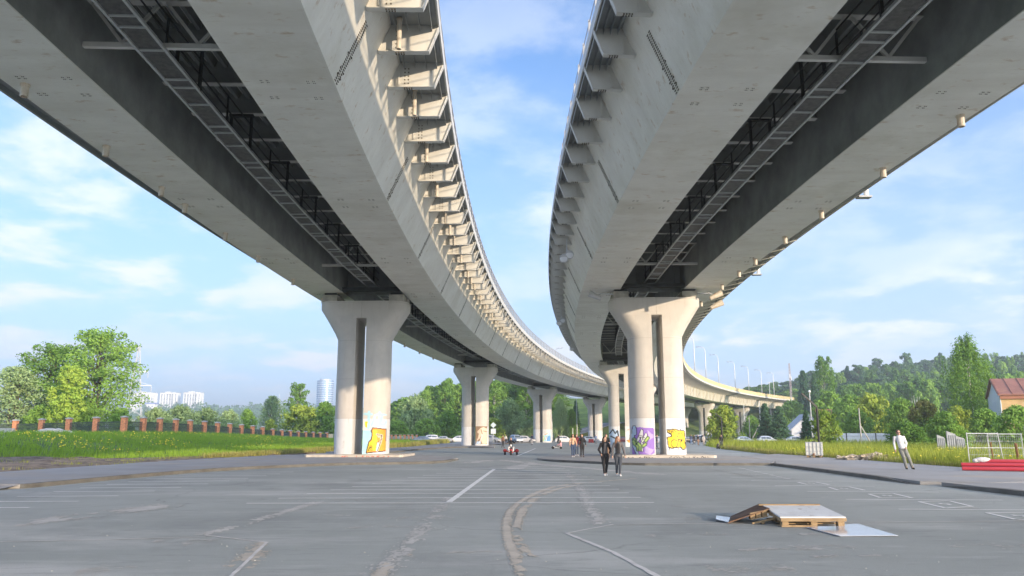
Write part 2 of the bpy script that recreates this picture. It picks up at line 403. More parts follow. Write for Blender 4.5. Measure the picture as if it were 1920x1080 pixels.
# raised pavements with kerbs
def kerb_path(mb, pts, w, z0, z1, side=1, taper0=0, taper1=0):
    n = len(pts); ring = []
    for i, p in enumerate(pts):
        q = pts[min(i+1, n-1)]; o = pts[max(i-1, 0)]
        dx, dy = q[0]-o[0], q[1]-o[1]; l = math.hypot(dx, dy) or 1
        nx_, ny_ = -dy/l*side, dx/l*side
        zt = z1
        if taper0 and i < taper0: zt = z0 + 0.02 + (z1-z0) * i / taper0
        if taper1 and i >= n - taper1: zt = z0 + 0.02 + (z1-z0) * (n-1-i) / taper1
        ring.append([(p[0], p[1], z0), (p[0], p[1], zt), (p[0]+nx_*w, p[1]+ny_*w, zt), (p[0]+nx_*w, p[1]+ny_*w, z0)])
    mb.loft(ring, closed=True)
def chaikin(p, n=2):
    for _ in range(n):
        o = [p[0]]
        for a, b in zip(p[:-1], p[1:]):
            o += [(a[0]*.75+b[0]*.25, a[1]*.75+b[1]*.25), (a[0]*.25+b[0]*.75, a[1]*.25+b[1]*.75)]
        p = o + [p[-1]]
    return p
KZ = 0.14
def pavement(name, front, back, taper=(0, 0), mk='kerb', side=1, w=0.22):
    fr = resample(front, 0.8)
    ins = []
    for i, p_ in enumerate(front):
        q_ = front[min(i+1, len(front)-1)]; o_ = front[max(i-1, 0)]; dx, dy = q_[0]-o_[0], q_[1]-o_[1]; l = math.hypot(dx, dy) or 1
        ins.append((p_[0] - dy/l*w*.6*side, p_[1] + dx/l*w*.6*side))
    sheetp = ins + list(back)
    p = MB().prism(sheetp, 0.001, KZ - 0.015); tag(p.build(name, M['pave']), kind="structure")
    k = MB(); kerb_path(k, fr, w, -0.02, KZ, side, *taper); tag(k.build("kerb", M[mk]), kind="structure")
lf = chaikin([G(44, 916), G(270, 894), G(420, 882), G(640, 872), G(745, 871), G(830, 869), G(862, 862)], 1)
pavement("pavement", lf, [(-4.6, 60.0), (-7.0, 66), (-12.5, 70), (-19.0, 66), (-22, 50), (-23, 30), (-21, 26.5)], (0, 3), side=1)
pavement("pavement", chaikin([G(700, 854), G(781, 844), G(861, 839), G(925, 840)], 1), [(-2.6, 122), (-4, 150), (-13, 150), (-14, 110), (-18, 78)], (0, 3), side=1)
dk_ = MB().add([(-22.4, 26.2, .127), (-16.3, 27.05, .127), (-16.45, 25.6, .003), (-22.6, 24.7, .003)], [(3, 2, 1, 0)]); tag(dk_.build('dropped_kerb', M['pave']), kind='structure')
rf = chaikin([G(1004, 862), G(1035, 866), G(1090, 868.5), G(1180, 873), G(1300, 873), G(1448, 873)], 1)
pavement("pavement", rf, [(16.3, 50), (17.5, 62), (17, 70), (8, 71), (3.5, 66)], (4, 0), side=1)
rk = [G(1448, 873), (14.7, 38), G(1716, 909)]
pavement("pavement", rk, [(16.4, 27.9), (22.8, 30), (22.9, 69.5), (17.6, 62), (16.32, 50)], (0, 4), 'kerbdark', side=1, w=0.3)
pavement("pavement", [G(1756, 911), G(1925, 931), (15.6, 14)], [(28, 12), (28, 30), (22.8, 29.9), (16.5, 27.8)], (4, 0), 'kerbdark', side=1, w=0.3)
pavement("pavement", [(-3.4, 137), (6, 190), (12, 218)], [(14, 232), (6, 232), (-6, 180), (-7, 155)], side=1)

# painted and worn markings
mk = MB(); wk = MB(); jt = MB()
def stripe(mb, a, b, wd, z=0.006):
    a = Vector((*a, z)); b = Vector((*b, z)); d = (b - a).normalized(); n = Vector((-d.y, d.x, 0)) * wd / 2
    mb.add([a - n, b - n, b + n, a + n], [(0, 1, 2, 3)])
def pst(mb, p, q, wd, z=0.006): stripe(mb, G(*p), G(*q), wd, z)
pst(mk, (842, 941.5), (927, 879.5), 0.17); pst(mk, (970, 855), (1004, 841), 0.17)
for k, y in enumerate((944, 934.5, 926, 919, 912.5, 906.5, 901, 896, 891.5, 887.5, 883.5, 880)):
    xl = 462 + (944 - y) * 6.3; xr = 1226 - (944 - y) * 2.6
    pst(mk, (xl, y), (xr, y - 1.5), 0.15 + .005 * k, 0.007)
for (xr, y) in ((55, 952), (148, 940), (222, 930), (290, 921), (340, 914), (390, 907.5), (430, 902), (465, 897), (500, 892), (525, 888.5), (550, 885)):
    pst(mk, (xr - 190, y + 1), (xr, y), 0.16)
for (xl, y, xr) in ((1685, 955, 1925), (1586, 936.5, 1880), (1513, 921.5, 1760), (1453, 910.5, 1640), (1408, 901.5, 1560), (1370, 895, 1500), (1340, 889, 1450)):
    pst(mk, (xl, y), (xr, y + 1.5), 0.12)
for quad in (((1723, 941), (1773, 953), (1823, 950), (1780, 939.5)), ((1629, 926.5), (1651, 933.5), (1711, 934), (1674, 925.5)),
             ((1554, 914), (1572, 919.3), (1622, 919.5), (1592, 913)), ((1496, 904.5), (1514, 908.8), (1555, 909), (1529, 904)), ((1850, 962), (1905, 974.5), (1985, 975), (1925, 961))):
    c = [G(*q) for q in quad]
    for a, b in zip(c, c[1:] + c[:1]): stripe(mk, a, b, 0.10, 0.008)
    m0 = [sum(q[i] for q in c) / 4 for i in (0, 1)]
    ex = Vector((c[2][0]-c[1][0], c[2][1]-c[1][1])) * 0.12; ey = Vector((c[0][0]-c[1][0], c[0][1]-c[1][1])) * 0.15
    m0 = Vector(m0)
    stripe(mk, m0 - ex, m0 + ex, 0.09, 0.008); stripe(mk, m0 - ex, m0 - ex + ey, 0.09, 0.009); stripe(mk, m0 + ex * .2, m0 + ex * .2 - ey, 0.09, 0.009)
for k in range(9):
    x = 1318 + 11 * k; y = 878 + 2.0 * k
    if k != 4: pst(wk, (x, y), (x + 16, y + 1.0), 0.14, 0.007)
for k in range(7):
    x = 1385 + 14 * k; y = 877.5 + 3.2 * k
    pst(mk, (x, y), (x + 13, y + 1.6), 0.12, 0.007)
tag(mk.build("lot_markings", M['white']), kind="structure"); tag(wk.build("worn_lot_markings", M['wornwhite']), kind="structure")
rng = random.Random(4)
def wavy(mb, pts, wd, step=0.5, jit=0.3, z=0.005, gap=0.0, holes=0.0, smooth_=3):
    """a ragged strip on the ground: uneven edges, now and then a break"""
    pts = resample(chaikin(pts, smooth_), step); prev = None; L = []
    for i, p in enumerate(pts):
        q = pts[min(i+1, len(pts)-1)]; o = pts[max(i-1, 0)]
        d = Vector((q[0]-o[0], q[1]-o[1])).normalized(); n = Vector((-d.y, d.x))
        e = 1.0
        if holes:
            v = mnoise.noise(Vector((p[0]*0.9, p[1]*0.9, wd*7))); e = max(0.0, min(1.0, (v + holes) * 3.0))
        l = wd/2 * e * (1 + rng.uniform(-jit, jit)); r = wd/2 * e * (1 + rng.uniform(-jit, jit))
        L.append(((p[0]+n.x*l, p[1]+n.y*l, z), (p[0]-n.x*r, p[1]-n.y*r, z), e))
    for a, b in zip(L[:-1], L[1:]):
        if a[2] > 0.05 or b[2] > 0.05:
            mb.add([a[0], a[1], b[1], b[0]], [(0, 1, 2, 3)])
def W2(pts): return [G(*p) for p in pts]
def flecks(mb, pts, wd, n, smin, smax, z=0.005, patch=0.25, asp=2.2, nf=0.8):
    """loose dirt: many small flat crumbs, dense in the middle of a track and thinning to its edges"""
    pts = resample(chaikin(pts, 3), 0.05); cnt = 0
    while cnt < n:
        i = rng.randrange(1, len(pts) - 1); p = pts[i]; q = pts[i + 1]; o = pts[i - 1]
        d = Vector((q[0]-o[0], q[1]-o[1])); 
        if d.length < 1e-6: continue
        d.normalize(); nn = Vector((-d.y, d.x)); off = rng.gauss(0, wd * .30)
        x, y = p[0] + nn.x*off, p[1] + nn.y*off; cnt += 1
        if mnoise.noise(Vector((x*nf*2.2, y*nf, wd*9))) + 0.5*mnoise.noise(Vector((x*nf*8, y*nf*5, 4))) < -patch: continue
        s_ = rng.uniform(smin, smax) * (1.25 - min(1, abs(off) / wd)); a = rng.uniform(-.5, .5); e = Vector((d.x*math.cos(a) - d.y*math.sin(a), d.x*math.sin(a) + d.y*math.cos(a))); f = Vector((-e.y, e.x))
        zz = z + rng.random() * 0.0012
        k5 = [(e*asp*s_*math.cos(t) * rng.uniform(.7, 1.2) + f*s_*math.sin(t) * rng.uniform(.7, 1.2)) for t in (0, 1.05, 2.1, 3.14, 4.2, 5.2)]
        mb.add([(x + v.x, y + v.y, zz) for v in k5], [(0, 1, 2, 3, 4, 5)])
def W2(pts): return [G(*p) for p in pts]
sd_ = MB()
T1 = [(985, 1085), (963, 1040), (950, 1005), (948, 975), (962, 950), (990, 932), (1030, 914), (1075, 907), (1135, 902), (1190, 897.5)]
T2 = [(1015, 1085), (1003, 1058), (985, 1034), (970, 1015), (968, 995), (974, 968), (985, 948), (1010, 930), (1045, 916), (1080, 910)]
flecks(sd_, W2(T1[:6]), 0.17, 2300, .010, .035, patch=.42); flecks(sd_, W2(T1[5:]), 0.20, 1900, .015, .05, patch=.30)
flecks(sd_, W2(T2[:6]), 0.16, 1600, .010, .033, patch=.12); flecks(sd_, W2(T2[5:]), 0.20, 1300, .015, .05, patch=.22)
flecks(sd_, W2([(500, 1017), (478, 1036), (462, 1052), (445, 1066)]), 0.34, 900, .010, .035, patch=.0)
flecks(sd_, W2([(760, 1040), (730, 1058), (705, 1085)]), 0.22, 700, .008, .028, patch=-.05)
flecks(sd_, W2([(1240, 975), (1300, 972), (1370, 975)]), 0.5, 120, .008, .02, patch=.3)
tag(sd_.build("dry_mud_tracks", M['sand']), kind="structure")
du = MB()
flecks(du, W2([(700, 1085), (760, 1030), (800, 985), (832, 948), (850, 925)]), 0.40, 1300, .010, .04, .0045, .05)
flecks(du, W2([(1128, 985), (1108, 955), (1095, 930), (1082, 905), (1060, 885)]), 0.36, 1500, .012, .05, .0045, .2)
flecks(du, W2([(380, 1003), (430, 990), (480, 975), (540, 958), (600, 940)]), 0.30, 1000, .010, .04, .0045, .1)
flecks(du, W2([(0, 985), (120, 972), (260, 955), (330, 945)]), 0.8, 1800, .015, .07, .0045, .1)
flecks(du, W2([(960, 880), (985, 870), (1030, 872), (1120, 880), (1240, 890)]), 1.0, 2200, .03, .11, .0045, .15)
flecks(du, W2([(880, 868), (925, 862), (975, 866), (1010, 871)]), 1.2, 1600, .03, .12, .0045, .15)
for k in range(26):
    x, y = rng.uniform(50, 1880), rng.uniform(905, 1070); flecks(du, W2([(x, y), (x + 60, y - 3), (x + 150, y - 2)]), rng.uniform(.2, .7), 110, .006, .02, .0045, .05, 4.0)
for k in range(90):                                              # grit and small litter
    x, y = G(rng.uniform(0, 1920), 900 + 175 * rng.random() ** .7); s_ = rng.uniform(.004, .010); du.box((x, y, .006 + s_*.3), (s_*2, s_*1.4, s_*.8), rz=rng.uniform(0, 3))
tag(du.build("dust_streaks", M['dust']), kind="structure")
for pl, wd in (([(1062, 1000), (1150, 983.5), (1925, 977)], 0.055), ([(1062, 1000), (1150, 1036), (1240, 1085)], 0.085), ([(0, 1016), (200, 1012), (385, 1007)], 0.05),
               ([(385, 1004), (500, 1017), (432, 1082)], 0.055), ([(420, 962), (700, 955), (960, 948)], 0.03)):
    wavy(jt, W2(pl), wd, 0.15, 0.25, 0.0065, smooth_=0)
tag(jt.build("asphalt_joints", M['joint']), kind="structure")

# soil and litter strip along the left pavement
so_ = MB(); P_ = []
NJ = 16
for i in range(76):
    y = 25 + i * 0.7
    for j in range(NJ):
        f = j / (NJ - 1)
        x0 = -22.9 + (y - 30) * 0.085
        x = x0 - f * (0.3 + 12.5 * (1 - ss(46, 76, y)))
        z = hgt(x, y) + (0.0 if j in (0, NJ - 1) else 0.06 + 0.22 * max(0, mnoise.noise(Vector((x*0.6, y*0.6, 1)))) + 0.09 * mnoise.noise(Vector((x*3, y*3, 2))))
        P_.append((x, y, z))
so_.add(P_, [(i*NJ+j, i*NJ+j+1, i*NJ+NJ+j+1, i*NJ+NJ+j)[::-1] for i in range(75) for j in range(NJ-1)])
tag(so_.build("bare_soil", M['soil'], smooth=True), kind="structure")

# ------------------------------------------------------------------ viaducts
ZS, ZT = 12.72, 16.0
def sweep(mb, prof, t0, t1, step, mi=0, cap=True):
    n = max(1, int(round((t1 - t0) / step)))
    rings = [[A(r, t0 + (t1 - t0) * k / n, z) for (r, z) in prof] for k in range(n + 1)]
    mb.loft(rings, mi, cap)
def at_t(o, r, t, z):
    o.location = A(r, t, z); o.rotation_euler = (0, 0, -t / ARC_R)    # local +x points to the centre of the curve
def local(parent, o): return o
def bracket_mesh(K, tipx):
    b = MB()
    prof = [(-0.02, 0.06), (0.05, 0.0), (K, 0.03), (tipx, 0.93), (tipx, 1.06), (0.46, 1.06)]
    b.loft([[(p[0], -0.015, p[1]) for p in prof], [(p[0], 0.015, p[1]) for p in prof]])
    for (a, c) in ((prof[0], prof[1]), (prof[1], prof[2]), (prof[2], prof[3])):
        b.bar((a[0], 0, a[1] - 0.014), (c[0], 0, c[1] - 0.014), 0.26, 0.026, up=(0, 1, 0)) if False else b.bar((a[0], 0, a[1] - 0.012), (c[0], 0, c[1] - 0.012), 0.27, 0.024, up=(0, 0.02, 1))
    b.box((0.42, 0, 0.46), (0.06, 0.12, 0.72))
    for k in range(4):                                   # splice bolts near the root
        for j in range(2): b.box((0.66 + 0.09 * k, -0.06 + 0.12 * j, -0.032), (0.045, 0.045, 0.03), mi=1)
    for k in range(5):
        for j in range(2): b.box((0.66 + 0.14 * j, -0.027, 0.18 + 0.15 * k), (0.045, 0.025, 0.045), mi=1)
    return b
def slim_bracket(L):
    b = MB(); prof = [(-0.02, 0.06), (0.05, 0.0), (L, 0.92), (L, 1.06), (0.46, 1.06)]
    b.loft([[(p[0], -0.015, p[1]) for p in prof], [(p[0], 0.015, p[1]) for p in prof]])
    b.bar((0.05, 0, -0.012), (L, 0, 0.908), 0.2, 0.024, up=(0, 0.02, 1)); return b
def splice_mesh(h=2.1):
    """bolted field splice: rows of bolt heads on the sloping outer web"""
    b = MB(); n = 27
    for k in range(n):
        z = 0.06 + k * h / n; x = z * 1.45 / 3.28
        for j in (-.17, -.09, .09, .17): b.box((x + 0.014, j, z), (0.028, 0.036, 0.036))
    for (dy, dz) in ((-0.24, 0.45), (0.24, 0.45), (-0.24, 0.95), (0.24, 1.0), (-0.22, 0.25), (0.22, 0.25)):
        b.box((dz * 1.45 / 3.28 + 0.018, dy, dz), (0.035, 0.05, 0.05))
    x0, x1 = 0.05 * .442, h * .442
    b.add([(x0 + 0.008, -0.004, 0.05), (x1 + 0.008, -0.004, h), (x1 + 0.008, 0.004, h), (x0 + 0.008, 0.004, 0.05)], [(0, 1, 2, 3)])
    return b
def cluster_mesh():
    b = MB(); b.box((0, 0, -.004), (.34, .24, .006), mi=0)
    for dx in (-.12, -.07, .07, .12):
        for dy in (-.07, .07): b.box((dx, dy, -0.016), (0.024, 0.024, 0.018), mi=1)
    return b
def beam_mesh(wd, truss):
    """cross beam between the two boxes, local x across"""
    b = MB()
    b.box((0, 0, 15.48), (wd, 0.02, 0.92)); b.box((0, 0, 15.01), (wd, 0.30, 0.03), mi=1)
    if truss:
        b.box((0, 0, 13.55), (wd, 0.16, 0.16), mi=1)
        for s_ in (-1, 1):
            b.bar((s_*0.1, 0, 15.0), (s_*wd*0.25, 0, 13.62), 0.10, 0.10, mi=1); b.bar((s_*wd*0.48, 0, 15.0), (s_*wd*0.25, 0, 13.62), 0.10, 0.10, mi=1)
    return b

def viaduct(label, boxes, deck, piers_t, t0, t1, Kc, sides, rail_r, outer_r, wr):
    root = thing("viaduct", label, "viaduct", A((deck[0] + deck[1]) / 2, 18, 0))
    root.location = (root.location[0], root.location[1], 0.0)
    def B(mb, name, mats, **k): return mb.build(name, mats, root, world=True, **k)
    Mi = root.matrix_basis.inverted()
    # boxes: (soffit r low, soffit r high, outer web side)
    for (a, b, s_) in boxes:
        g_ = MB()
        if s_ < 0: prof = [(a, ZS), (b, ZS), (b, ZT), (a - 1.45, ZT)]
        else: prof = [(a, ZS), (b, ZS), (b + 1.45, ZT), (a, ZT)]
        sweep(g_, prof, t0, t1, 3.0); B(g_, "box_girder", M['steel'])
        dk = MB()                                              # darker sheet over the inner web
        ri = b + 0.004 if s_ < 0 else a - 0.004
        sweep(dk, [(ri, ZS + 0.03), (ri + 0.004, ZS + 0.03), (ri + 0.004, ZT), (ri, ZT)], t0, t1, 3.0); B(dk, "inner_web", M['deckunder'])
    d_ = MB()
    sweep(d_, [(deck[0], 15.92), (deck[0] + 0.05, 15.92), (deck[0] + 0.05, 16.01), (deck[1] - 0.05, 16.01), (deck[1] - 0.05, 15.92), (deck[1], 15.92), (deck[1], 16.42), (deck[0], 16.42)], t0, t1, 3.0, 0)
    i0, i1 = boxes[0][1], boxes[1][0]
    k = i0 + 0.35
    while k < i1 - 0.4:                                        # trapezoidal deck ribs between the boxes
        sweep(d_, [(k, 16.005), (k + 0.07, 15.70), (k + 0.20, 15.70), (k + 0.27, 16.005)], -30, min(t1, 200), 4.0, 1, False); k += 0.47
    for (ra, rb) in ((deck[0] + .08, boxes[0][0] - 1.44), (boxes[1][1] + 1.44, deck[1] - .08)): sweep(d_, [(ra, 15.996), (rb, 15.996), (rb, 16.006), (ra, 16.006)], -60, t1, 3.0, 2)  # thin strips with the overhang's shade painted in
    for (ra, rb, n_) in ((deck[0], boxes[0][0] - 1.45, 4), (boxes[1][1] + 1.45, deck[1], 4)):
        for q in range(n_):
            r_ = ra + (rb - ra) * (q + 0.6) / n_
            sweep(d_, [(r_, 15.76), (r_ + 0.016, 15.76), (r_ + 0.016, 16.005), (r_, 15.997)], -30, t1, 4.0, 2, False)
    B(d_, "deck", [M['steelpale'], M['deckunder'], M['overhang_shade']])
    # brackets under the overhangs
    count = 0; bm = {}; rest = MB()
    def put(mesh_key, mk_, name, mats, r, t, z, flip=False, key=None, cap=100, cnt={}):
        kk = (root.name, name)
        cnt[kk] = cnt.get(kk, 0) + 1
        ang = -t / ARC_R + (math.pi if flip else 0)
        X, Y, Z = A(r, t, z)
        if cnt[kk] > cap: return (Matrix.Translation((X, Y, Z)) @ Matrix.Rotation(ang, 4, 'Z'))
        if mesh_key not in bm:
            o = mk_().build(name, mats, root); bm[mesh_key] = o
        else:
            o = bm[mesh_key].copy(); COL.objects.link(o); o.parent = root
        p = Mi @ Vector((X, Y, Z)); o.location = p; o.rotation_euler = (0, 0, ang); return None
    def stuff(items, name, mats):
        if not items: return
        mb = MB()
        for (mk_, Mx) in items:
            q = mk_(); mb.v_off = len(mb.v)
            o_ = len(mb.v); mb.v.extend([tuple(Mx @ Vector(v)) for v in q.v]); mb.f.extend([tuple(i + o_ for i in f) for f in q.f]); mb.m.extend(q.m)
        tag(B(mb, name, mats), kind="stuff")
    extra = []
    lst = []
    for (side, tt0, tt1) in sides:
        n0, n1 = int(math.ceil(tt0 / 2.85)), int(tt1 / 2.85)
        lst += [(side, q * 2.85) for q in range(n0, n1 + 1)]
    lst.sort(key=lambda q: abs(q[1]))
    for side, t in lst:
        r = boxes[0][0] - 0.99 if side < 0 else boxes[1][1] + 0.99
        over = (r - deck[0]) if side < 0 else (deck[1] - r)
        mk_ = (lambda ov=over: bracket_mesh(ov - 0.36, ov - 0.02)) if over < 3.2 else (lambda ov=over: slim_bracket(ov - 0.06))
        # side<0: outward is towards the centre of the curve = local +x
        Mx = put(("bracket", side), mk_, "bracket", [M['steelpale'], M['bolt']], r, t, 14.95, flip=(side > 0))
        if Mx is not None: extra.append((mk_, Mx))
    stuff(extra, "bracket", [M['steelpale'], M['bolt']])
    extra = []
    wd = i1 - i0; rm = (i0 + i1) / 2
    for q in range(-8, 100):
        t = q * 2.85; tr = (q % 11 == 4)
        if t > t1 - 2: break
        mk_ = (lambda tr=tr: beam_mesh(wd - 0.03, tr))
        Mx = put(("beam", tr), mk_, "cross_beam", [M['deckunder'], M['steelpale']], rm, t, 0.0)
        if Mx is not None: extra.append((mk_, Mx))
    stuff(extra, "cross_beam", [M['deckunder'], M['steelpale']])
    # solid diaphragm and low brace over every pier
    for t in piers_t:
        mb = MB(); mb.box((0, 0, 14.3), (wd - 0.02, 0.03, 3.1)); mb.box((0, -1.55, 12.95), (wd - 0.02, 0.35, 0.30), mi=1)
        for q in range(5): mb.box((-wd/2 + wd * (q + .5) / 5, -0.10, 14.3), (0.03, 0.18, 3.0))
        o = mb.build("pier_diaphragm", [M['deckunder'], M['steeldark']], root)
        o.location = Mi @ Vector(A(rm, t, 0)); o.rotation_euler = (0, 0, -t / ARC_R)
    # inspection walkway hung between the boxes
    zf = 13.42
    fr = MB()
    for s_ in (-0.42, 0.42): sweep(fr, [(wr + s_ - 0.042, zf - 0.05), (wr + s_ + 0.042, zf - 0.05), (wr + s_ + 0.042, zf + 0.05), (wr + s_ - 0.042, zf + 0.05)], -26, 150, 3.0)
    for q in range(-13, 75):
        for dt in (0.0, 0.62) if q % 2 else (0.0,):
            a_, b_ = Vector(A(wr - 0.40, q * 2.0 + dt, zf - 0.03)), Vector(A(wr + 0.40, q * 2.0 + dt, zf - 0.03)); fr.bar(a_, b_, 0.05, 0.06)
    wk_ = B(fr, "walkway", M['walkrail'])
    fl = MB()
    sweep(fl, [(wr - 0.36, zf), (wr + 0.36, zf), (wr + 0.36, zf + 0.025), (wr - 0.36, zf + 0.025)], -26, 150, 3.0)
    fl.build("walkway_floor", M['grating'], wk_, loc=(0, 0, 0)).data.transform(Mi)
    hr = MB()
    for hgt_ in (0.55, 1.1):
        for s_ in (-0.42, 0.42): sweep(hr, [(wr + s_ - 0.02, zf + hgt_ - 0.02), (wr + s_ + 0.02, zf + hgt_ - 0.02), (wr + s_ + 0.02, zf + hgt_ + 0.02), (wr + s_ - 0.02, zf + hgt_ + 0.02)], -26, 150, 3.0, 0, False)
    for q in range(-13, 53):
        t = q * 2.85
        for s_ in (-0.42, 0.42):
            hr.bar(A(wr + s_, t, zf), A(wr + s_, t, 15.0 if q % 2 == 0 else zf + 1.1), 0.10 if q % 2 == 0 else 0.06, None)
        if q % 2 == 0: hr.bar(A(wr - 0.5, t, 14.95), A(wr + 0.5, t, 14.95), 0.2, 0.08)
    hr.build("walkway_hangers", M['steeldark'], wk_).data.transform(Mi)
    # field splices on the outer web facing the gap between the viaducts
    for (side, ts) in wr_splice[label]:
        r = boxes[0][0] if side < 0 else boxes[1][1]
        for q in range(14):
            t = ts + q * 12.55
            if t > t1: break
            put(("splice", side), splice_mesh, "bolted_splice", M['bolt'], r, t, ZS, flip=(side > 0))
    for q in range(7):
        for (bx0, bx1, _s) in boxes:
            for fx in (.25, .75):
                for dt in (-.6, .6): put(("cluster", 0), cluster_mesh, "bolt_cluster", [M['steel'], M['bolt']], bx0 + (bx1 - bx0) * fx, -18.8 + 12.55 * q + dt, ZS)
    # railing along the deck edges
    for (r_, m_) in rail_r:
        rl = MB(); n = int((t1 + 30) / 1.9)
        for hgt_ in ((0.35, 0.62, 0.9, 1.15) if not 517 < r_ < 518 else (0.22, 0.65, 1.1,)): hw_ = 0.035 if not 517 < r_ < 518 else 0.014; sweep(rl, [(r_ - hw_, 16.42 + hgt_ - hw_), (r_ + hw_, 16.42 + hgt_ - hw_), (r_ + hw_, 16.42 + hgt_ + hw_), (r_ - hw_, 16.42 + hgt_ + hw_)], -30, t1, 3.0, 0, False)
        for q in range(n): rl.bar(A(r_, -30 + q * 1.9, 16.42), A(r_, -30 + q * 1.9, 17.6), 0.09)
        if m_ == 'yellow':
            for q in range(int(n * 6)):
                t = -30 + q * 1.9 / 6
                if t > 90: rl.bar(A(r_, t, 16.5), A(r_, t, 17.5), 0.06)
        B(rl, "railing", M[m_])
    return root, put
wr_splice = {}
LL = "left twin box steel viaduct with sunlit brackets along its inner edge"
RL = "right twin box steel viaduct that bends away to a yellow railing"
wr_splice[LL] = [(-1, -19.3)]; wr_splice[RL] = [(1, -19.0), (-1, 146.0)]
LP = (19.0, 80.0, 139.5, 194, 248, 292); RP = (18.2, 78.6, 138, 193, 245, 296)
vl, putL = viaduct(LL, [(526.0, 528.9, -1), (533.6, 536.4, 1)], (522.85, 541.6), LP, -95, 318, None, [(-1, -26, 300)], [(523.0, 'railgrey'), (541.4, 'railgrey')], None, 531.5)
vr, putR = viaduct(RL, [(504.2, 507.1, -1), (511.95, 514.9, 1)], (499.1, 517.4), RP, -95, 338, None, [(1, -24, 215), (-1, 12, 330)], [(499.3, 'yellow'), (517.2, 'railgrey')], None, 509.55)
# drain pipes: stubs under the outer boxes, tubes between the sunlit brackets
def pipe_mesh(z0, z1, r=0.11):
    b = MB(); n = 12
    ring = lambda rr, z: [(rr*math.cos(2*math.pi*k/n), rr*math.sin(2*math.pi*k/n), z) for k in range(n)]
    b.loft([ring(r, z1), ring(r, z0), ring(r*0.82, z0), ring(r*0.82, z0 + 0.25)], cap=False); b.add(ring(r*0.82, z0 + 0.25), [tuple(range(n))], 1)
    b.loft([ring(r*1.25, z1 - 0.06), ring(r*1.25, z1)], 0); return b
for (root, put, r, ts) in ((vl, putL, 535.85, [-24, -18.9, -13.6, -8.6, -6.0, -0.6, 4.9, 12.2, 20, 28, 36, 44, 52, 60, 68]),
                           (vr, putR, 504.62, [-17.5, -11.8, -5.2, 0.2, 6.0, 10.0, 15.0, 23, 29])):
    for t in ts: put(("stub", 1), lambda: pipe_mesh(-0.42, 0.0, 0.12), "drain_pipe", [M['pipe_drain'], M['bolt']], r, t, ZS)
for q in range(-9, 80):
    t = q * 2.85 - 0.55
    if q % 2 == 0 or q in (3, 9): putL(("drop", 1), lambda: pipe_mesh(-1.15, 0.0, 0.085), "drain_pipe", [M['pipe_drain'], M['bolt']], 523.85 + 0.35, t, 15.95)
for q in range(90, 330, 6):
    putR(("dropr", 1), lambda: pipe_mesh(-3.5, 0.0, 0.085), "drain_pipe", [M['pipe_drain'], M['bolt']], 502.6, q, 15.95)

# ------------------------------------------------------------------ piers
CW, CDp, SL = 2.03, 3.3, 0.40
def half(W, s_, r=1.15, n=7):
    """D-shaped outline of one leg: flat inner face, rounded outer corners"""
    h = CDp / 2; p = [(SL * s_, -h), (s_ * (W - r), -h)]
    for k in range(1, n): a = -math.pi/2 + math.pi/2 * k / n; p.append((s_ * (W - r + r * math.cos(a)), -h + r + r * math.sin(a)))
    p += [(s_ * W, -h + r), (s_ * W, h - r)]
    for k in range(1, n): a = math.pi/2 * k / n; p.append((s_ * (W - r + r * math.cos(a)), h - r + r * math.sin(a)))
    p += [(s_ * (W - r), h), (SL * s_, h)]
    return p if s_ > 0 else p[::-1]
def crownW(z): 
    f = min(1.0, max(0.0, (z - 9.05) / 2.4)); return CW + 1.42 * (f ** 1.12)
def pier(label, r, t, zb=-0.5, group="bridge piers", plinth=True):
    X, Y, _ = A(r, t); rt = thing("bridge_pier", label, "bridge pier", (X, Y, 0), -t / ARC_R, group)
    legs = []
    for s_ in (-1, 1):
        lg = MB(); P = half(CW, s_)
        zs = [zb, 2.95, 9.05]
        lg.loft([[(p[0], p[1], z) for p in P] for z in zs[:2]], 1); lg.loft([[(p[0], p[1], z) for p in P] for z in (2.95, 6.0, 9.05)], 0)
        legs.append(lg.build("leg", [M['conc'], M['concpaint']], rt, smooth=True, auto=40))
    c = MB()
    for s_ in (-1, 1):
        zz = [9.05, 9.5, 10.0, 10.4, 10.7]
        c.loft([[(p[0], p[1], z) for p in half(crownW(z), s_)] for z in zz], 0)
    def full(W): 
        R_ = half(W, 1)[1:-1]; L_ = half(W, -1)[1:-1]
        return R_ + L_
    c.loft([[(p[0], p[1], z) for p in full(crownW(z))] for z in (10.7, 11.0, 11.25, 11.45)] + [[(p[0], p[1], 12.03) for p in full(crownW(12.0))]], 0)
    c.box((0, -CDp/2 - 0.002, 11.37), (0.03, 0.012, 1.3), mi=1)
    c.build("crown", [M['conc'], M['bearing']], rt, smooth=True, auto=38)
    for s_ in (-1, 1):
        b = MB(); b.box((s_ * 2.62, -0.75, 12.29), (1.15, 1.3, 0.53)); b.box((s_ * 2.62, -0.75, 12.57), (0.8, 0.8, 0.08), mi=1); b.box((s_ * 2.62, -0.75, 12.665), (0.95, 0.95, 0.11), mi=1)
        b.box((s_ * 2.62, 0.9, 12.29), (1.15, 1.1, 0.53)); b.build("bearing_block", [M['bearing'], M['steeldark']], rt)
    if plinth:
        p = MB(); q = [(-3.4, -3.2), (3.5, -3.2), (3.75, -2.95), (3.75, 2.6), (-3.6, 2.6), (-3.6, -3.0)]
        p.prism(q, -0.1, 0.30); p.build("plinth", M['plinth'], rt)
    return rt, legs
piers = {}
for k, t in enumerate(LP):
    nm = ["nearest pier of the left viaduct, yellow lettering and blue spray on its right leg", "second pier of the left viaduct, sepia mural at the foot of its right leg",
          "third pier of the left viaduct, blue and white spray on its right leg", "fourth pier of the left viaduct, beside the grassy slope",
          "left viaduct pier far behind the legs of the right piers", "farthest left viaduct pier, in front of the blue grey end wall"][k]
    piers['L', k] = pier(nm, 532.0, t, plinth=(k == 0))
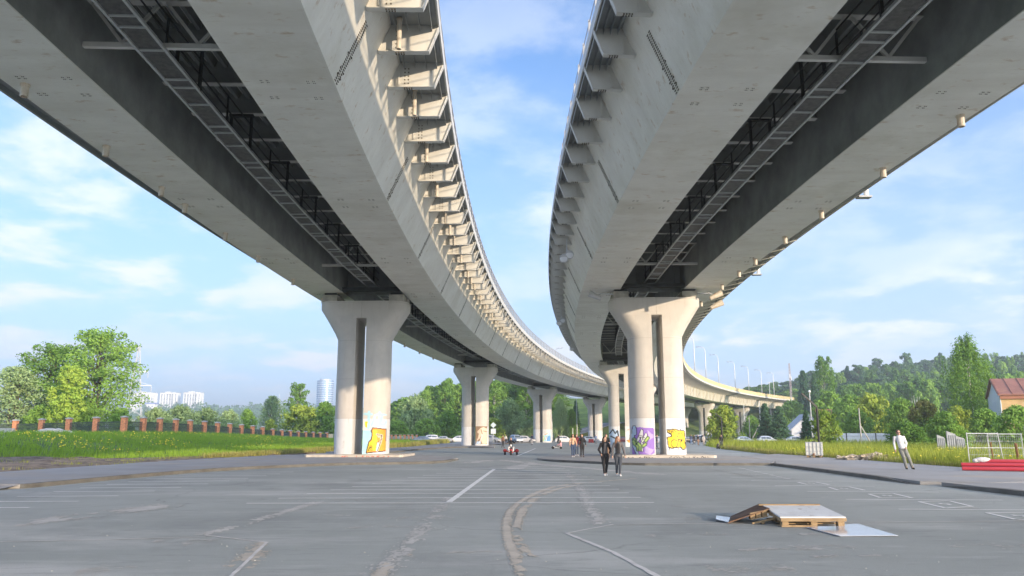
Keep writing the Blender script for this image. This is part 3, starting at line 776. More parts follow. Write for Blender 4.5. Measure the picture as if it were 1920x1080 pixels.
for k, t in enumerate(RP):
    nm = ["nearest pier of the right viaduct, purple lettering on one leg and yellow on the other", "second pier of the right viaduct, orange spray on its right leg",
          "third pier of the right viaduct, hidden behind the nearest pier", "right viaduct pier beside the grassy bank with a walker on it",
          "right viaduct pier mostly hidden behind the bushy tree", "last right viaduct pier before the end of the yellow railing"][k]
    piers['R', k] = pier(nm, 509.3, t, plinth=(k == 0))
# end walls of the viaducts
for (nm, r0, r1, t) in (("blue grey end wall of the left viaduct with a red painted tag", 523.5, 541.5, 319.0), ("blue grey end wall under the end of the yellow railed viaduct", 499.5, 517.5, 339.0)):
    X, Y, _ = A((r0 + r1) / 2, t); ab = thing("bridge_abutment", nm, "abutment", (X, Y, 0), -t / ARC_R)
    b = MB(); b.box((0, 0, 7.5), (r1 - r0, 1.2, 17.0)); b.build("end_wall", mat("abutment_paint", (0.44, 0.48, 0.53), 0.8, 0.08, 0.3), ab)
    b = MB(); b.box((2.0, -0.63, 7.2), (9.0, 0.06, 3.2)); b.build("painted_panel", M['concpaint'], ab)
    if r0 > 520:
        b = MB(); b.sphere((-6.8, -0.60, 7.4), (1.6, 0.08, 1.7), 12, 8); b.build("graffiti", mat("red_tag_paint", (0.33, 0.10, 0.07), 0.6, 0.4, 1.2), ab)

# ------------------------------------------------------------------ spray paint on the piers
def flat(name, c, rough=0.6, var=0.10, sc=1.5): return mat(name, c, rough, var, sc)
PAINT = {k: flat("spray_" + k, v) for k, v in dict(purple=(0.33, 0.19, 0.62), yellow=(0.86, 0.62, 0.03), cyan=(0.42, 0.70, 0.80), orange=(0.85, 0.36, 0.05), black=(0.025, 0.025, 0.03),
    white=(0.78, 0.79, 0.80), green=(0.22, 0.36, 0.14), paleblue=(0.46, 0.60, 0.78), sepia=(0.27, 0.18, 0.11), cream=(0.68, 0.56, 0.44), red=(0.55, 0.10, 0.06), blue=(0.10, 0.30, 0.62), lime=(0.55, 0.68, 0.18), salmon=(0.75, 0.40, 0.25), lilac=(0.50, 0.40, 0.72)).items()}
def poly_in(P, x, z):
    ins = np.zeros(x.shape, bool); n = len(P); j = n - 1
    for i in range(n):
        (xi, zi), (xj, zj) = P[i], P[j]
        with np.errstate(divide='ignore', invalid='ignore'):
            c = ((zi > z) != (zj > z)) & (x < (xj - xi) * (z - zi) / (zj - zi + 1e-12) + xi)
        ins ^= c; j = i
    return ins
def near(P, wd, x, z, close=False):
    r = np.zeros(x.shape, bool); Q = list(P) + ([P[0]] if close else [])
    for (a, b) in zip(Q[:-1], Q[1:]):
        d = np.array([b[0]-a[0], b[1]-a[1]]); L = d @ d + 1e-9
        t = np.clip(((x-a[0])*d[0] + (z-a[1])*d[1]) / L, 0, 1)
        r |= np.hypot(x - a[0] - t*d[0], z - a[1] - t*d[1]) < wd
    return r
def graffiti(leg, s_, layers, zmax, name="graffiti", cell=0.035, T=lambda p: p, front=None):
    xs = np.arange(SL + 0.01, CW - 0.015, cell) if front is None else np.arange(front[0], front[1], cell)
    zs = np.arange(0.32 if front is None else front[2], zmax, cell)
    Xg, Zg = np.meshgrid(xs, zs, indexing='ij'); idx = -np.ones(Xg.shape, int); names = []
    ns = np.vectorize(lambda a, b: mnoise.noise(Vector((a*3.1, b*3.1, 5))))(Xg, Zg) * 0.05
    sx = Xg * s_
    for (kind, c, P, wd) in layers:
        P = [T(p) for p in P]
        m = poly_in(P, sx + ns, Zg + ns) if kind == 'fill' else near(P, wd, sx, Zg, kind == 'loop')
        if c not in names: names.append(c)
        idx[m] = names.index(c)
    h = CDp / 2; r = 1.15
    def yy(x):
        if front is not None: return front[3]
        q = x - (CW - r); return -h if q <= 0 else -(h - r + math.sqrt(max(0, r*r - q*q)))
    mb = MB()
    for i in range(len(xs)):
        x0, x1 = xs[i], xs[i] + cell
        y0, y1 = yy(x0) - 0.008, yy(x1) - 0.008
        j = 0
        while j < len(zs):
            k = idx[i, j]
            if k < 0: j += 1; continue
            j2 = j
            while j2 < len(zs) and idx[i, j2] == k: j2 += 1
            q = [(s_*x0, y0, zs[j]), (s_*x1, y1, zs[j]), (s_*x1, y1, zs[j2-1] + cell), (s_*x0, y0, zs[j2-1] + cell)]
            mb.add(q if s_ > 0 else q[::-1], [(0, 1, 2, 3)], k); j = j2
    return mb.build(name, [PAINT[c] for c in names], leg)
def TL(p): return (0.4 + (p[0] - 140) / 365 * 1.63, (118 - p[1] / 7.71) / 24.7)
cyan_ = [(130, 930), (130, 525), (290, 510), (300, 560), (250, 690), (200, 840), (245, 850), (250, 920)]
F_ = [(305, 482), (500, 502), (505, 812), (205, 838), (245, 682), (285, 650), (298, 560), (280, 530)]
GL1 = [('fill', 'cyan', cyan_, 0)]
for P, wd in (([(160, 285), (280, 290)], .09), ([(235, 255), (232, 480)], .10), ([(285, 450), (335, 300), (390, 290)], .08), ([(405, 265), (400, 455)], .09), ([(330, 400), (395, 385)], .05),
              ([(405, 290), (505, 295)], .06), ([(440, 300), (430, 440), (475, 440), (500, 380)], .06)): GL1.append(('line', 'cyan', P, wd))
GL1 += [('fill', 'yellow', [(165, 395), (215, 395), (215, 475), (180, 475)], 0), ('fill', 'orange', F_, 0), ('fill', 'yellow', [(310, 520), (375, 530), (370, 800), (225, 815), (250, 700), (300, 660)], 0),
        ('line', 'black', F_ + [F_[0]], .035), ('line', 'cream', [(370, 575), (445, 590), (430, 690), (385, 810)], .07), ('line', 'cyan', [(395, 700), (378, 800)], .06),
        ('line', 'black', [(370, 575), (445, 592), (430, 690), (388, 808)], .022), ('line', 'black', [(370, 700), (420, 665)], .02), ('fill', 'paleblue', [(380, 600), (425, 605), (400, 625)], 0)]
for a in range(4): GL1.append(('line', 'black', [(238, 810 - a*8), (275 + a*14, 730 + a*6)], .012)); GL1.append(('line', 'black', [(240, 735 + a*22), (310, 770 + a*14)], .012))
graffiti(piers['L', 0][1][1], 1, GL1, 3.8, T=TL)
graffiti(piers['L', 0][1][0], -1, [('fill', 'black', [(-2.05, 0.3), (-2.05, 1.7), (-1.98, 1.3), (-1.88, 1.0), (-1.90, 0.3)], 0)], 2.0)
def TRl(p): return (-2.03 + (p[0] - 225) / 440 * 1.63, (86 - p[1] / 9.82) / 24.9)
GR1 = [('fill', 'purple', [(215, 285), (640, 300), (645, 745), (560, 790), (440, 800), (300, 800), (215, 800)], 0), ('fill', 'lilac', [(520, 330), (635, 420), (630, 480), (540, 520)], 0), ('fill', 'lilac', [(470, 620), (640, 690), (560, 770), (450, 750)], 0)]
for P, wd, c in (([(250, 470), (262, 360), (275, 280), (290, 330), (285, 410)], .075, 'paleblue'), ([(330, 530), (410, 345), (405, 700)], .065, 'white'), ([(360, 450), (410, 455)], .045, 'white'),
              ([(420, 540), (490, 410), (480, 560)], .055, 'white'), ([(435, 490), (485, 495)], .04, 'white'), ([(265, 620), (320, 765)], .08, 'paleblue')):
    GR1.append(('line', 'black', P, wd + .035)); GR1.append(('line', c, P, wd))
for P in ([(270, 500), (300, 560), (290, 590)], [(300, 600), (340, 660), (330, 690)], [(340, 580), (380, 620), (370, 690)], [(430, 620), (470, 590)], [(480, 530), (525, 480)], [(260, 540), (275, 590)]):
    GR1.append(('line', 'black', P, .13)); GR1.append(('line', 'green', P, .10)); GR1.append(('line', 'lime', P[:2], .035))
graffiti(piers['R', 0][1][0], -1, GR1, 2.7, T=TRl)
def TRr(p): return (0.4 + (p[0] - 905) / 330 * 1.63, (86 - p[1] / 9.82) / 24.9)
Y_ = [(918, 330), (960, 335), (1030, 320), (1100, 345), (1195, 355), (1220, 640), (1170, 690), (1120, 640), (1060, 650), (980, 660), (930, 640), (918, 470), (985, 450), (975, 400), (925, 380)]
GR2 = [('fill', 'yellow', Y_, 0), ('loop', 'black', Y_, .03)]
for cx_, cz_, rx_, rz_ in ((1118, 455, 45, 65), (1020, 580, 50, 70), (1150, 600, 40, 85), (1110, 525, 30, 25)):
    GR2.append(('loop', 'black', [(cx_ + rx_*math.cos(q*.4), cz_ + rz_*math.sin(q*.4)) for q in range(16)], .022))
for P in ([(920, 330), (965, 365), (930, 385), (985, 430)], [(975, 345), (985, 385), (1000, 345), (1015, 380)], [(1020, 330), (1045, 370)], [(1075, 390), (1080, 345), (1125, 350), (1120, 310)], [(1190, 360), (1205, 640)], [(945, 650), (950, 700)], [(1075, 650), (1078, 690)], [(1195, 660), (1198, 720)]):
    GR2.append(('line', 'black', P, .022))
graffiti(piers['R', 0][1][1], 1, GR2, 2.6, T=TRr)
def TM(p): return (0.4 + p[0] * 1.63, p[1])
graffiti(piers['L', 1][1][1], 1, [('fill', 'sepia', [(-.1, 0), (1.1, 0), (1.1, 3.0), (-.1, 3.0)], 0), ('fill', 'cream', [(.1, .7), (.15, 2.2), (.45, 2.7), (.75, 2.9), (1, 2.6), (1, .4), (.65, .35), (.4, 1.2)], 0), ('line', 'sepia', [(.5, 2.5), (.62, 1.8), (.45, 1.2)], .06), ('line', 'sepia', [(.7, 2.3), (.95, 2.2)], .05),
          ('fill', 'sepia', [(0, 1.0), (.2, 1.1), (.3, 1.9), (.1, 2.1), (0, 2)], 0), ('fill', 'paleblue', [(.05, .3), (.1, .7), (.45, .8), (.5, .35)], 0), ('line', 'white', [(.3, .4), (.55, 1.2), (.6, 1.8)], .05)], 3.0, T=TM)
graffiti(piers['L', 2][1][1], 1, [('fill', 'cyan', [(.15, .3), (.1, 1.2), (.5, 1.9), (1, 2.2), (1, .3)], 0), ('fill', 'blue', [(.55, .3), (.6, 1.2), (.95, 1.6), (1, .3)], 0), ('fill', 'white', [(.3, .5), (.35, 1.2), (.6, 1.3), (.55, .6)], 0), ('line', 'lime', [(.05, .4), (.2, 1.0), (.1, 1.4)], .10), ('line', 'orange', [(.3, 1.7), (.7, 2.0)], .06), ('line', 'black', [(.4, .5), (.5, 1.3), (.8, 1.5)], .03)], 2.5, T=TM)
graffiti(piers['R', 1][1][1], 1, [('fill', 'orange', [(.1, .9), (.35, 1.0), (.4, 1.9), (.6, 2.2), (1, 2.0), (1, .6), (.6, .4), (.3, .6)], 0), ('fill', 'yellow', [(.45, 1.0), (.6, 1.9), (.95, 1.7), (.9, .9)], 0), ('line', 'salmon', [(.2, 2.4), (.5, 2.6), (.8, 2.4)], .06), ('line', 'black', [(.1, .9), (.35, 1.0), (.4, 1.9), (.6, 2.2)], .03)], 2.9, T=TM)
def TMl(p): return (-2.03 + p[0] * 1.63, p[1])
graffiti(piers['R', 1][1][0], -1, [('fill', 'paleblue', [(.05, .3), (.05, 2.2), (.5, 2.6), (.95, 2.2), (.9, .3)], 0), ('line', 'black', [(.1, 1.9), (.4, 2.5), (.6, 1.9), (.8, 2.3), (.9, 1.4)], .09), ('line', 'black', [(.2, 1.5), (.6, 1.2), (.7, .6)], .10)], 2.9, T=TMl)
# scribbles on the plinth faces
def scribble(root, x0, x1, col, seed):
    r_ = random.Random(seed); L = []; x = x0
    while x < x1:
        P = [(x + r_.uniform(0, .25), r_.uniform(.02, .22)) for _ in range(4)]; L.append(('line', col, P, .018)); x += r_.uniform(.14, .3)
    return graffiti([c for c in root.children if c.name.startswith('plinth')][0], 1, L, 0.28, cell=0.02, front=(x0, x1 + .3, 0.01, -3.2), name="scribble")
scribble(piers['R', 0][0], -3.2, -0.9, 'black', 3); scribble(piers['R', 0][0], 0.3, 3.0, 'black', 5)
scribble(piers['L', 0][0], 0.3, 2.6, 'red', 8); scribble(piers['L', 0][0], -.9, -.4, 'red', 2)

# ------------------------------------------------------------------ foliage
def foliage(name, c1, c2, c3=None, scale=0.35, trans=0.3):
    m = bpy.data.materials.new(name); m.use_nodes = True; t = m.node_tree; t.nodes.clear()
    o = t.nodes.new("ShaderNodeOutputMaterial"); d = t.nodes.new("ShaderNodeBsdfDiffuse"); tr = t.nodes.new("ShaderNodeBsdfTranslucent"); mxs = t.nodes.new("ShaderNodeMixShader")
    mxs.inputs[0].default_value = trans
    co = t.nodes.new("ShaderNodeTexCoord"); nz = t.nodes.new("ShaderNodeTexNoise"); nz.inputs["Scale"].default_value = scale; nz.inputs["Detail"].default_value = 5; nz.inputs["Roughness"].default_value = 0.7
    t.links.new(co.outputs["Object"], nz.inputs["Vector"])
    oi = t.nodes.new("ShaderNodeObjectInfo")
    ad = t.nodes.new("ShaderNodeMath"); ad.operation = 'MULTIPLY_ADD'; ad.inputs[1].default_value = 0.42; t.links.new(oi.outputs["Random"], ad.inputs[0]); t.links.new(nz.outputs["Fac"], ad.inputs[2])
    cr = t.nodes.new("ShaderNodeValToRGB"); e = cr.color_ramp.elements; e[0].position = 0.38; e[0].color = (*c1, 1); e[1].position = 0.82; e[1].color = (*c2, 1)
    if c3: k = e.new(0.93); k.color = (*c3, 1)
    t.links.new(ad.outputs[0], cr.inputs[0])
    t.links.new(cr.outputs[0], d.inputs[0]); t.links.new(cr.outputs[0], tr.inputs[0])
    t.links.new(d.outputs[0], mxs.inputs[1]); t.links.new(tr.outputs[0], mxs.inputs[2]); t.links.new(mxs.outputs[0], o.inputs[0]); return m
FO = dict(
    mid=foliage("leaves_mid_green", (0.104, 0.221, 0.040), (0.246, 0.407, 0.079)),
    dark=foliage("leaves_dark_green", (0.056, 0.142, 0.045), (0.142, 0.265, 0.072)),
    light=foliage("leaves_yellow_green", (0.226, 0.425, 0.064), (0.490, 0.600, 0.112)),
    grey=foliage("leaves_grey_green", (0.160, 0.265, 0.120), (0.358, 0.478, 0.216)),
    blue=foliage("leaves_blue_green", (0.066, 0.160, 0.088), (0.151, 0.265, 0.135)),
    spruce=foliage("spruce_needles", (0.034, 0.098, 0.047), (0.085, 0.168, 0.079)),
    rusty=foliage("leaves_turning_rusty", (0.133, 0.231, 0.047), (0.415, 0.265, 0.096)),
    gold=foliage("leaves_green_with_yellow", (0.142, 0.265, 0.047), (0.377, 0.460, 0.079), (0.600, 0.600, 0.096)))
BARK = mat("bark", (0.13, 0.10, 0.075), 0.9, 0.3, 3.0, bump=0.5); BIRCH = mat("birch_bark", (0.58, 0.56, 0.52), 0.8, 0.3, 2.0)
def leaf_mesh(pts, nrm, size, rs, asp=0.6):
    n = len(pts); a = rs.normal(size=(n, 3)); t = np.cross(nrm, a); t /= np.linalg.norm(t, axis=1)[:, None] + 1e-9
    b = np.cross(nrm, t); s_ = (size * rs.uniform(0.6, 1.4, n))[:, None]
    v = np.stack([pts - t*s_, pts - b*s_*asp, pts + t*s_, pts + b*s_*asp], 1).reshape(-1, 3)
    return v, np.arange(4*n).reshape(-1, 4)
def mesh_from(name, v, f, m, parent=None):
    me = bpy.data.meshes.new(name); me.vertices.add(len(v)); me.vertices.foreach_set("co", v.astype(np.float32).ravel())
    k = f.shape[1]; me.loops.add(f.size); me.loops.foreach_set("vertex_index", f.astype(np.int32).ravel())
    me.polygons.add(len(f)); me.polygons.foreach_set("loop_start", np.arange(0, f.size, k, dtype=np.int32))
    me.update(calc_edges=True); me.validate(); me.materials.append(m)
    o = bpy.data.objects.new(name, me); COL.objects.link(o)
    if parent is not None: o.parent = parent
    return o
def make_tree(name, label, cat, kind, H, Wd, m, seed, leaves=4200, lsize=0.26, base=0.18, group=None, bark=None, clumps=70, stems=1):
    """tapered trunk with limbs, crown of leaf clumps; H height, Wd crown width"""
    rs = np.random.RandomState(seed); rr = random.Random(seed); rt = thing(name, label, cat, (0, 0, -500), 0, group)
    tk = MB(); C = []
    zb = base * H; R = Wd / 2
    def env(f):
        if kind == 'spruce': return (1 - f) ** 0.9 * 0.98 + 0.03
        if kind == 'column': return 0.35 + 0.65 * math.sin(math.pi * min(1, f * 0.85 + 0.12)) ** 0.8
        if kind == 'bush': return math.sqrt(max(0.02, 1 - f * f)) 
        if kind == 'poplar': return 0.55 + 0.5 * math.sin(math.pi * (f * 0.8 + 0.15)) if f < .86 else 0.45
        if kind == 'weep': return (0.62 + 0.38 * math.sin(math.pi * min(1, f * 1.1))) if f < .72 else 0.80 - 2.0 * (f - .72)
        return math.sin(math.pi * min(1, (f * 0.80 + 0.19))) ** 0.65
    tops = []
    for s_ in range(stems):
        ox = 0 if stems == 1 else rr.uniform(-.25, .25) * R
        p0 = Vector((ox * .3, 0, 0)); r0 = 0.018 * H / (1 if stems == 1 else 1.4)
        path = [p0]; top = Vector((ox + rr.uniform(-.12, .12) * R, rr.uniform(-.1, .1) * R, H * 0.93))
        for k in range(1, 7):
            f = k / 6; path.append(p0.lerp(top, f) + Vector((rr.uniform(-1, 1), rr.uniform(-1, 1), 0)) * 0.02 * H * (1 - f))
        tk.tube(path, [r0 * (1 - .86 * k / 6) + .01 for k in range(7)], 7); tops.append(path)
    nl = clumps if kind != 'spruce' else clumps
    for k in range(nl):
        f = ((k + rr.random()) / nl) ** (0.9 if kind != 'spruce' else 1.25)
        z = zb + (H - zb) * f; e = env(f) * R
        th = k * 2.39996 + rr.uniform(-.5, .5)
        q = rr.random() ** 0.45 if kind != 'spruce' else 0.55 + 0.45 * rr.random()
        q *= rr.uniform(0.78, 1.13)
        path = rr.choice(tops); i = min(5, int(z / (H * .93) * 6)); root = path[max(0, i - 1)]
        c = Vector((root.x * .5 + e * q * math.cos(th), root.y * .5 + e * q * math.sin(th) , z if kind != 'spruce' else z - 0.10 * e))
        C.append((c, (0.13 if kind != 'spruce' else 0.11) * Wd * rr.uniform(.7, 1.35) * (0.55 + 0.45 * env(f))))
        if k % 3 == 0 and kind not in ('bush', 'weep'): tk.tube([root, root.lerp(c, .55) + Vector((0, 0, .04 * H if kind != 'spruce' else 0)), c], [.0055 * H, .0035 * H, .0012 * H], 5)
    if kind == 'bush':
        for k in range(6):
            c = C[rr.randrange(len(C))][0]; tk.tube([(c.x*.1, c.y*.1, 0), c * .6, c], [.012 * H, .008 * H, .004 * H], 5)
    per = max(6, leaves // nl); P = []; Nn = []
    for c, rc in C:
        d = rs.normal(size=(per, 3)); d /= np.linalg.norm(d, axis=1)[:, None]
        rad_ = rc * (rs.uniform(0.15, 1.0, per) ** 0.5)[:, None]
        sc_ = np.array([1.15, 1.15, 0.75]) if kind not in ('spruce', 'weep') else (np.array([1.5, 1.5, 0.5]) if kind == 'spruce' else np.array([0.7, 0.7, 1.9]))
        p = np.array(c) + d * rad_ * sc_; P.append(p)
        n_ = d + np.array([0, 0, 0.5]) + rs.normal(size=(per, 3)) * 0.55; Nn.append(n_ / np.linalg.norm(n_, axis=1)[:, None])
    P = np.concatenate(P); Nn = np.concatenate(Nn); P[:, 2] = np.maximum(P[:, 2], 0.05)
    v, f = leaf_mesh(P, Nn, lsize, rs, 0.55 if kind != 'weep' else 0.35)
    t_ = tk.build("trunk", bark or BARK, rt, smooth=True); c_ = mesh_from("crown", v, f, m, rt); KIDS[rt.name] = [t_, c_]
    return rt
# one of each kind, hidden below ground level until it is placed for the first time
used = set()
def plant(proto, X, Y, s_, label, cat=None, group=None, rz=None, dz=-0.1, sxy=1.0):
    rz = random.Random(X * 7 + Y).uniform(0, 6.28) if rz is None else rz
    loc = (X, Y, hgt(X, Y) + dz); sc = (s_ * sxy, s_ * sxy, s_)
    if proto.name not in used:
        used.add(proto.name); proto.location = loc; proto.rotation_euler = (0, 0, rz); proto.scale = sc; o = proto
        proto["label"] = label
        if group: proto["group"] = group
        elif "group" in proto: del proto["group"]
    else:
        o = dup(proto, loc, rz, sc, label, group)
        if not group and "group" in o: del o["group"]
    if cat: o["category"] = cat
    return o
T_ = {}
T_['big1'] = make_tree("poplar_tree", "x", "tree", 'poplar', 18.5, 13, FO['mid'], 11, 12000, 0.24, 0.16, clumps=150, stems=3)
T_['big2'] = make_tree("willow_tree", "x", "tree", 'round', 15, 12, FO['grey'], 12, 9000, 0.24, 0.08, clumps=120, stems=3)
T_['young'] = make_tree("young_tree", "x", "tree", 'column', 12, 6.6, FO['light'], 13, 6500, 0.22, 0.06, clumps=85)
T_['bushg'] = make_tree("willow_bush", "x", "bush", 'bush', 6, 9, FO['grey'], 14, 6000, 0.21, 0.0, clumps=80)
T_['bushd'] = make_tree("leafy_bush", "x", "bush", 'bush', 6, 8, FO['mid'], 15, 5500, 0.22, 0.0, clumps=75)
T_['bushl'] = make_tree("pale_bush", "x", "bush", 'bush', 5, 6, FO['gold'], 16, 4500, 0.20, 0.0, clumps=60)
T_['birch'] = make_tree("birch_tree", "x", "tree", 'column', 13, 6.5, FO['mid'], 17, 5200, 0.22, 0.10, clumps=75, bark=BIRCH)
T_['spruce'] = make_tree("spruce_tree", "x", "tree", 'spruce', 13, 6.5, FO['spruce'], 18, 6500, 0.30, 0.03, clumps=130)
T_['f1'] = make_tree("forest_tree", "x", "tree", 'round', 15, 8.5, FO['dark'], 19, 3400, 0.36, 0.22, clumps=62)
T_['f2'] = make_tree("forest_tree", "x", "tree", 'column', 17, 7, FO['blue'], 20, 3400, 0.36, 0.20, clumps=60)
T_['f3'] = make_tree("forest_tree", "x", "tree", 'round', 13, 9, FO['mid'], 21, 3400, 0.36, 0.12, clumps=62)
T_['weep'] = make_tree("weeping_birch", "x", "tree", 'weep', 17, 10.5, FO['mid'], 22, 13000, 0.26, 0.08, clumps=170, bark=BIRCH, stems=2)
T_['rust'] = make_tree("rusty_bush", "x", "bush", 'bush', 7, 7, FO['rusty'], 23, 5000, 0.24, 0.0, clumps=70)
def PT(key, px, py_top, Y, H, label, wpx=None, dz=-0.1, **k):
    """plant so that the crown top reaches picture row py_top at ground distance Y"""
    X = D(px, Y); s_ = (HT(py_top, Y) - hgt(X, Y) - dz) / H * 1.0
    sxy = 1.0
    if wpx: base = {'big1': 13, 'big2': 12, 'young': 6.6, 'bushg': 9, 'bushd': 8, 'bushl': 6, 'birch': 6.5, 'spruce': 6.5, 'f1': 8.5, 'f2': 7, 'f3': 9, 'weep': 10.5, 'rust': 7}[key]; sxy = (wpx / 1480 * Y) / (base * s_)
    return plant(T_[key], X, Y, s_, label, sxy=sxy, dz=dz, **k)
# left clump behind the brick fence
PT('big1', 176, 622, 138, 18.5, "largest leafy tree of the clump behind the brick fence, beside the pylon", 140)
PT('big1', 84, 650, 142, 18.5, "tall tree with rusty tips between the big tree and the picture's left edge", 125)
PT('big2', 22, 690, 136, 15, "grey green willow at the left edge of the picture behind the brick fence", 130)
PT('young', 120, 688, 128, 12, "bright yellow green young tree standing in front of the big dark trees", 66)
PT('bushd', 165, 760, 132, 6, "low green bush under the big tree at the fence", 60); PT('bushd', 70, 762, 131, 6, "low green bush left of the bright young tree", 70)
PT('bushd', 225, 768, 129, 6, "dark bush at the foot of the pylon", 50)
for i, (k, px_, py_, Y, wp, lb) in enumerate([
    ('bushg', 290, 768, 150, 75, "grey green willow bush just right of the pylon"), ('bushg', 335, 764, 160, 80, "wide willow bush under the leftmost white tower blocks"),
    ('bushg', 385, 768, 168, 75, "grey green willow bush in the middle of the left hedge row"), ('bushg', 428, 772, 175, 60, "willow bush left of the round dark bush"),
    ('bushd', 462, 770, 180, 44, "round dark green bush behind the middle of the brick fence"), ('big2', 507, 744, 230, 48, "blue green tree left of the slim birch"),
    ('birch', 556, 720, 215, 44, "slim tall birch left of the cylindrical glass tower"), ('bushl', 505, 788, 190, 30, "small pale bush in front of the blue green tree"),
    ('bushl', 565, 762, 200, 80, "yellow green bush below the slim birch"), ('bushd', 605, 757, 205, 70, "dark green bush touching the nearest left pier")]):
    PT(k, px_, py_, Y, dict(bushg=6, bushd=6, bushl=5, birch=13, big2=15)[k], lb, wp)
# centre, seen under the left viaduct
for (k, px_, py_, Y, wp, lb) in [
    ('bushg', 778, 746, 236, 78, "large grey green willow between the first two left piers"), ('bushd', 745, 790, 222, 60, "dark bush above the parked cars, next to the nearest left pier"),
    ('bushd', 800, 787, 226, 60, "dark green bush above the silver parked car"), ('bushd', 840, 773, 232, 58, "green bush just left of the second left pier"),
    ('bushg', 957, 752, 246, 66, "round silver willow behind the rider on the red trike"), ('bushg', 990, 790, 238, 46, "low willow beside the third left pier"), ('bushl', 925, 785, 240, 48, "yellowish bush behind the road sign"),
    ('bushg', 1050, 750, 262, 34, "silver green willow right of the third left pier"), ('spruce', 1080, 752, 280, 20, "dark conifer at the foot of the grassy slope"), ('bushd', 1072, 770, 270, 30, "dark bush behind the lamp post by the climbing road")]:
    PT(k, px_, py_, Y, dict(bushg=6, bushd=6, bushl=5, spruce=13)[k], lb, wp)
rng = random.Random(12)
gl = "mixed green tree in the wood behind the left viaduct piers"
for i in range(46):
    px_ = 738 + (i * 61) % 312; Y = 285 + rng.uniform(0, 45)
    top = 752 - 40 * ss(738, 850, px_) + rng.uniform(-3, 16)
    if px_ > 1000: top += 22 * ss(1000, 1080, px_)
    k = rng.choice(['f3', 'f1', 'f3', 'birch']); PT(k, px_, top, Y, dict(f1=15, f3=13, birch=13)[k], gl, rng.uniform(42, 62), cat="tree", group="wood behind the left piers")
# right side
for (k, px_, py_, Y, wp, lb) in [
    ('bushl', 1356, 764, 150, 72, "bushy tree with yellow patches in front of the far bridge piers"), ('spruce', 1437, 757, 185, 40, "dark spruce standing left of the white gabled house"),
    ('spruce', 1462, 762, 180, 46, "second dark spruce, the one touching the white gabled house"), ('spruce', 1513, 770, 150, 30, "dark spruce on the right of the white gabled house"),
    ('bushl', 1548, 772, 108, 66, "bright yellow green bush behind the black bent lamp post"), ('bushd', 1410, 782, 205, 46, "dark bush behind the braced pole"), ('bushd', 1490, 755, 260, 70, "green bush on the bank below the slope paving"),
    ('birch', 1553, 670, 250, 46, "tall pale crowned tree rising above the right wood"), ('spruce', 1533, 702, 245, 30, "dark conifer beside the tall pale crowned tree"), ('spruce', 1512, 696, 300, 40, "conifer at the left end of the right wood"),
    ('f3', 1560, 735, 200, 70, "green tree above the yellow green bush"), ('f3', 1600, 742, 180, 70, "green tree left of the pole with a brace"), ('bushl', 1640, 742, 150, 80, "broad green bush with yellow top above the white metal fence"),
    ('bushd', 1695, 752, 135, 76, "broad green bush right of the white metal fence"), ('rust', 1735, 753, 118, 70, "bush with rusty brown leaves behind the man in white"), ('bushd', 1772, 775, 100, 80, "dark bush right of the rusty one"),
    ('bushl', 1800, 765, 108, 70, "yellow green bush under the weeping birch"), ('weep', 1830, 640, 120, 92, "tall weeping birch in front of the red roofed building"), ('bushd', 1850, 770, 98, 80, "green bush below the ochre wall"),
    ('bushd', 1910, 765, 90, 90, "leafy bush at the right edge of the picture"), ('bushd', 1700, 795, 96, 80, "low dark bush at the far edge of the meadow"), ('bushd', 1610, 772, 140, 70, "dark bush behind the left end of the white metal fence"), ('bushd', 1790, 798, 80, 70, "low bush overgrowing the grey concrete slabs")]:
    PT(k, px_, py_, Y, dict(bushg=6, bushd=6, bushl=5, spruce=13, birch=13, f3=13, weep=17, rust=7)[k], lb, wp)
gl = "dark blue green tree in the wood on the right hill"
for i in range(120):
    px_ = 1440 + (i * 97) % 520 + rng.uniform(-6, 6); row = i % 3
    Y = (390, 440, 500)[row] + rng.uniform(-20, 20)
    top = 728 - 36 * ss(1440, 1600, px_) - 22 * ss(1600, 1900, px_) + (26, 12, 0)[row] + rng.uniform(-9, 10)
    k = rng.choice(['f1', 'f2', 'f2', 'f1', 'f3', 'spruce', 'birch'] if row else ['f1', 'f3', 'f2', 'birch']); top -= rng.choice((0, 0, 0, 9, 16)); PT(k, px_, top, Y, dict(f1=15, f2=17, f3=13, spruce=13, birch=13)[k], gl, rng.uniform(22, 34) if k in ('spruce', 'birch') else rng.uniform(30, 58), cat="tree", group="wood on the right hill")
for i in range(16):
    px_ = 1355 + i * 6.5; PT('f1', px_, 738 - 6 * rng.random() - 12 * ss(1355, 1450, px_), 430 + 30 * (i % 2), 15, "distant tree showing above the yellow railing", 34, group="trees above the yellow railing")
gl = "shaded tree in the lower wood of the right hill"
for i in range(30):
    px_ = 1590 + i * 12; Y = 270 + (i * 37) % 60; k = 'f3' if i % 3 else 'f1'
    PT(k, px_, 728 - 8 * rng.random() - 22 * ss(1600, 1900, px_), Y, dict(f1=15, f3=13)[k], gl, rng.uniform(44, 62), cat="tree", group="lower wood of the right hill")
b = MB(); rr = random.Random(3)                                            # a dead tree with bare white limbs
for k in range(7): a_ = -0.75 + k * .25 + rr.uniform(-.1, .1); L_ = rr.uniform(.6, 1.1); z_ = 4.5 + rr.random(); b.tube([(0, 0, z_), (math.sin(a_) * 1.0 * L_, .2 * (k % 3), z_ + 1.6 * L_), (math.sin(a_) * 1.7 * L_, .3, z_ + 4.2 * L_)], [.10, .06, .02], 5)
b.tube([(0, 0, 0), (.1, 0, 3), (0, 0, 5.2)], [.22, .18, .14], 6)
dt_ = thing("dead_tree", "bare white dead tree in front of the right wood", "tree", (D(1722, 170), 170, hgt(D(1722, 170), 170))); b.build("bare_branches", BIRCH, dt_).scale = (1, 1, 1.05)
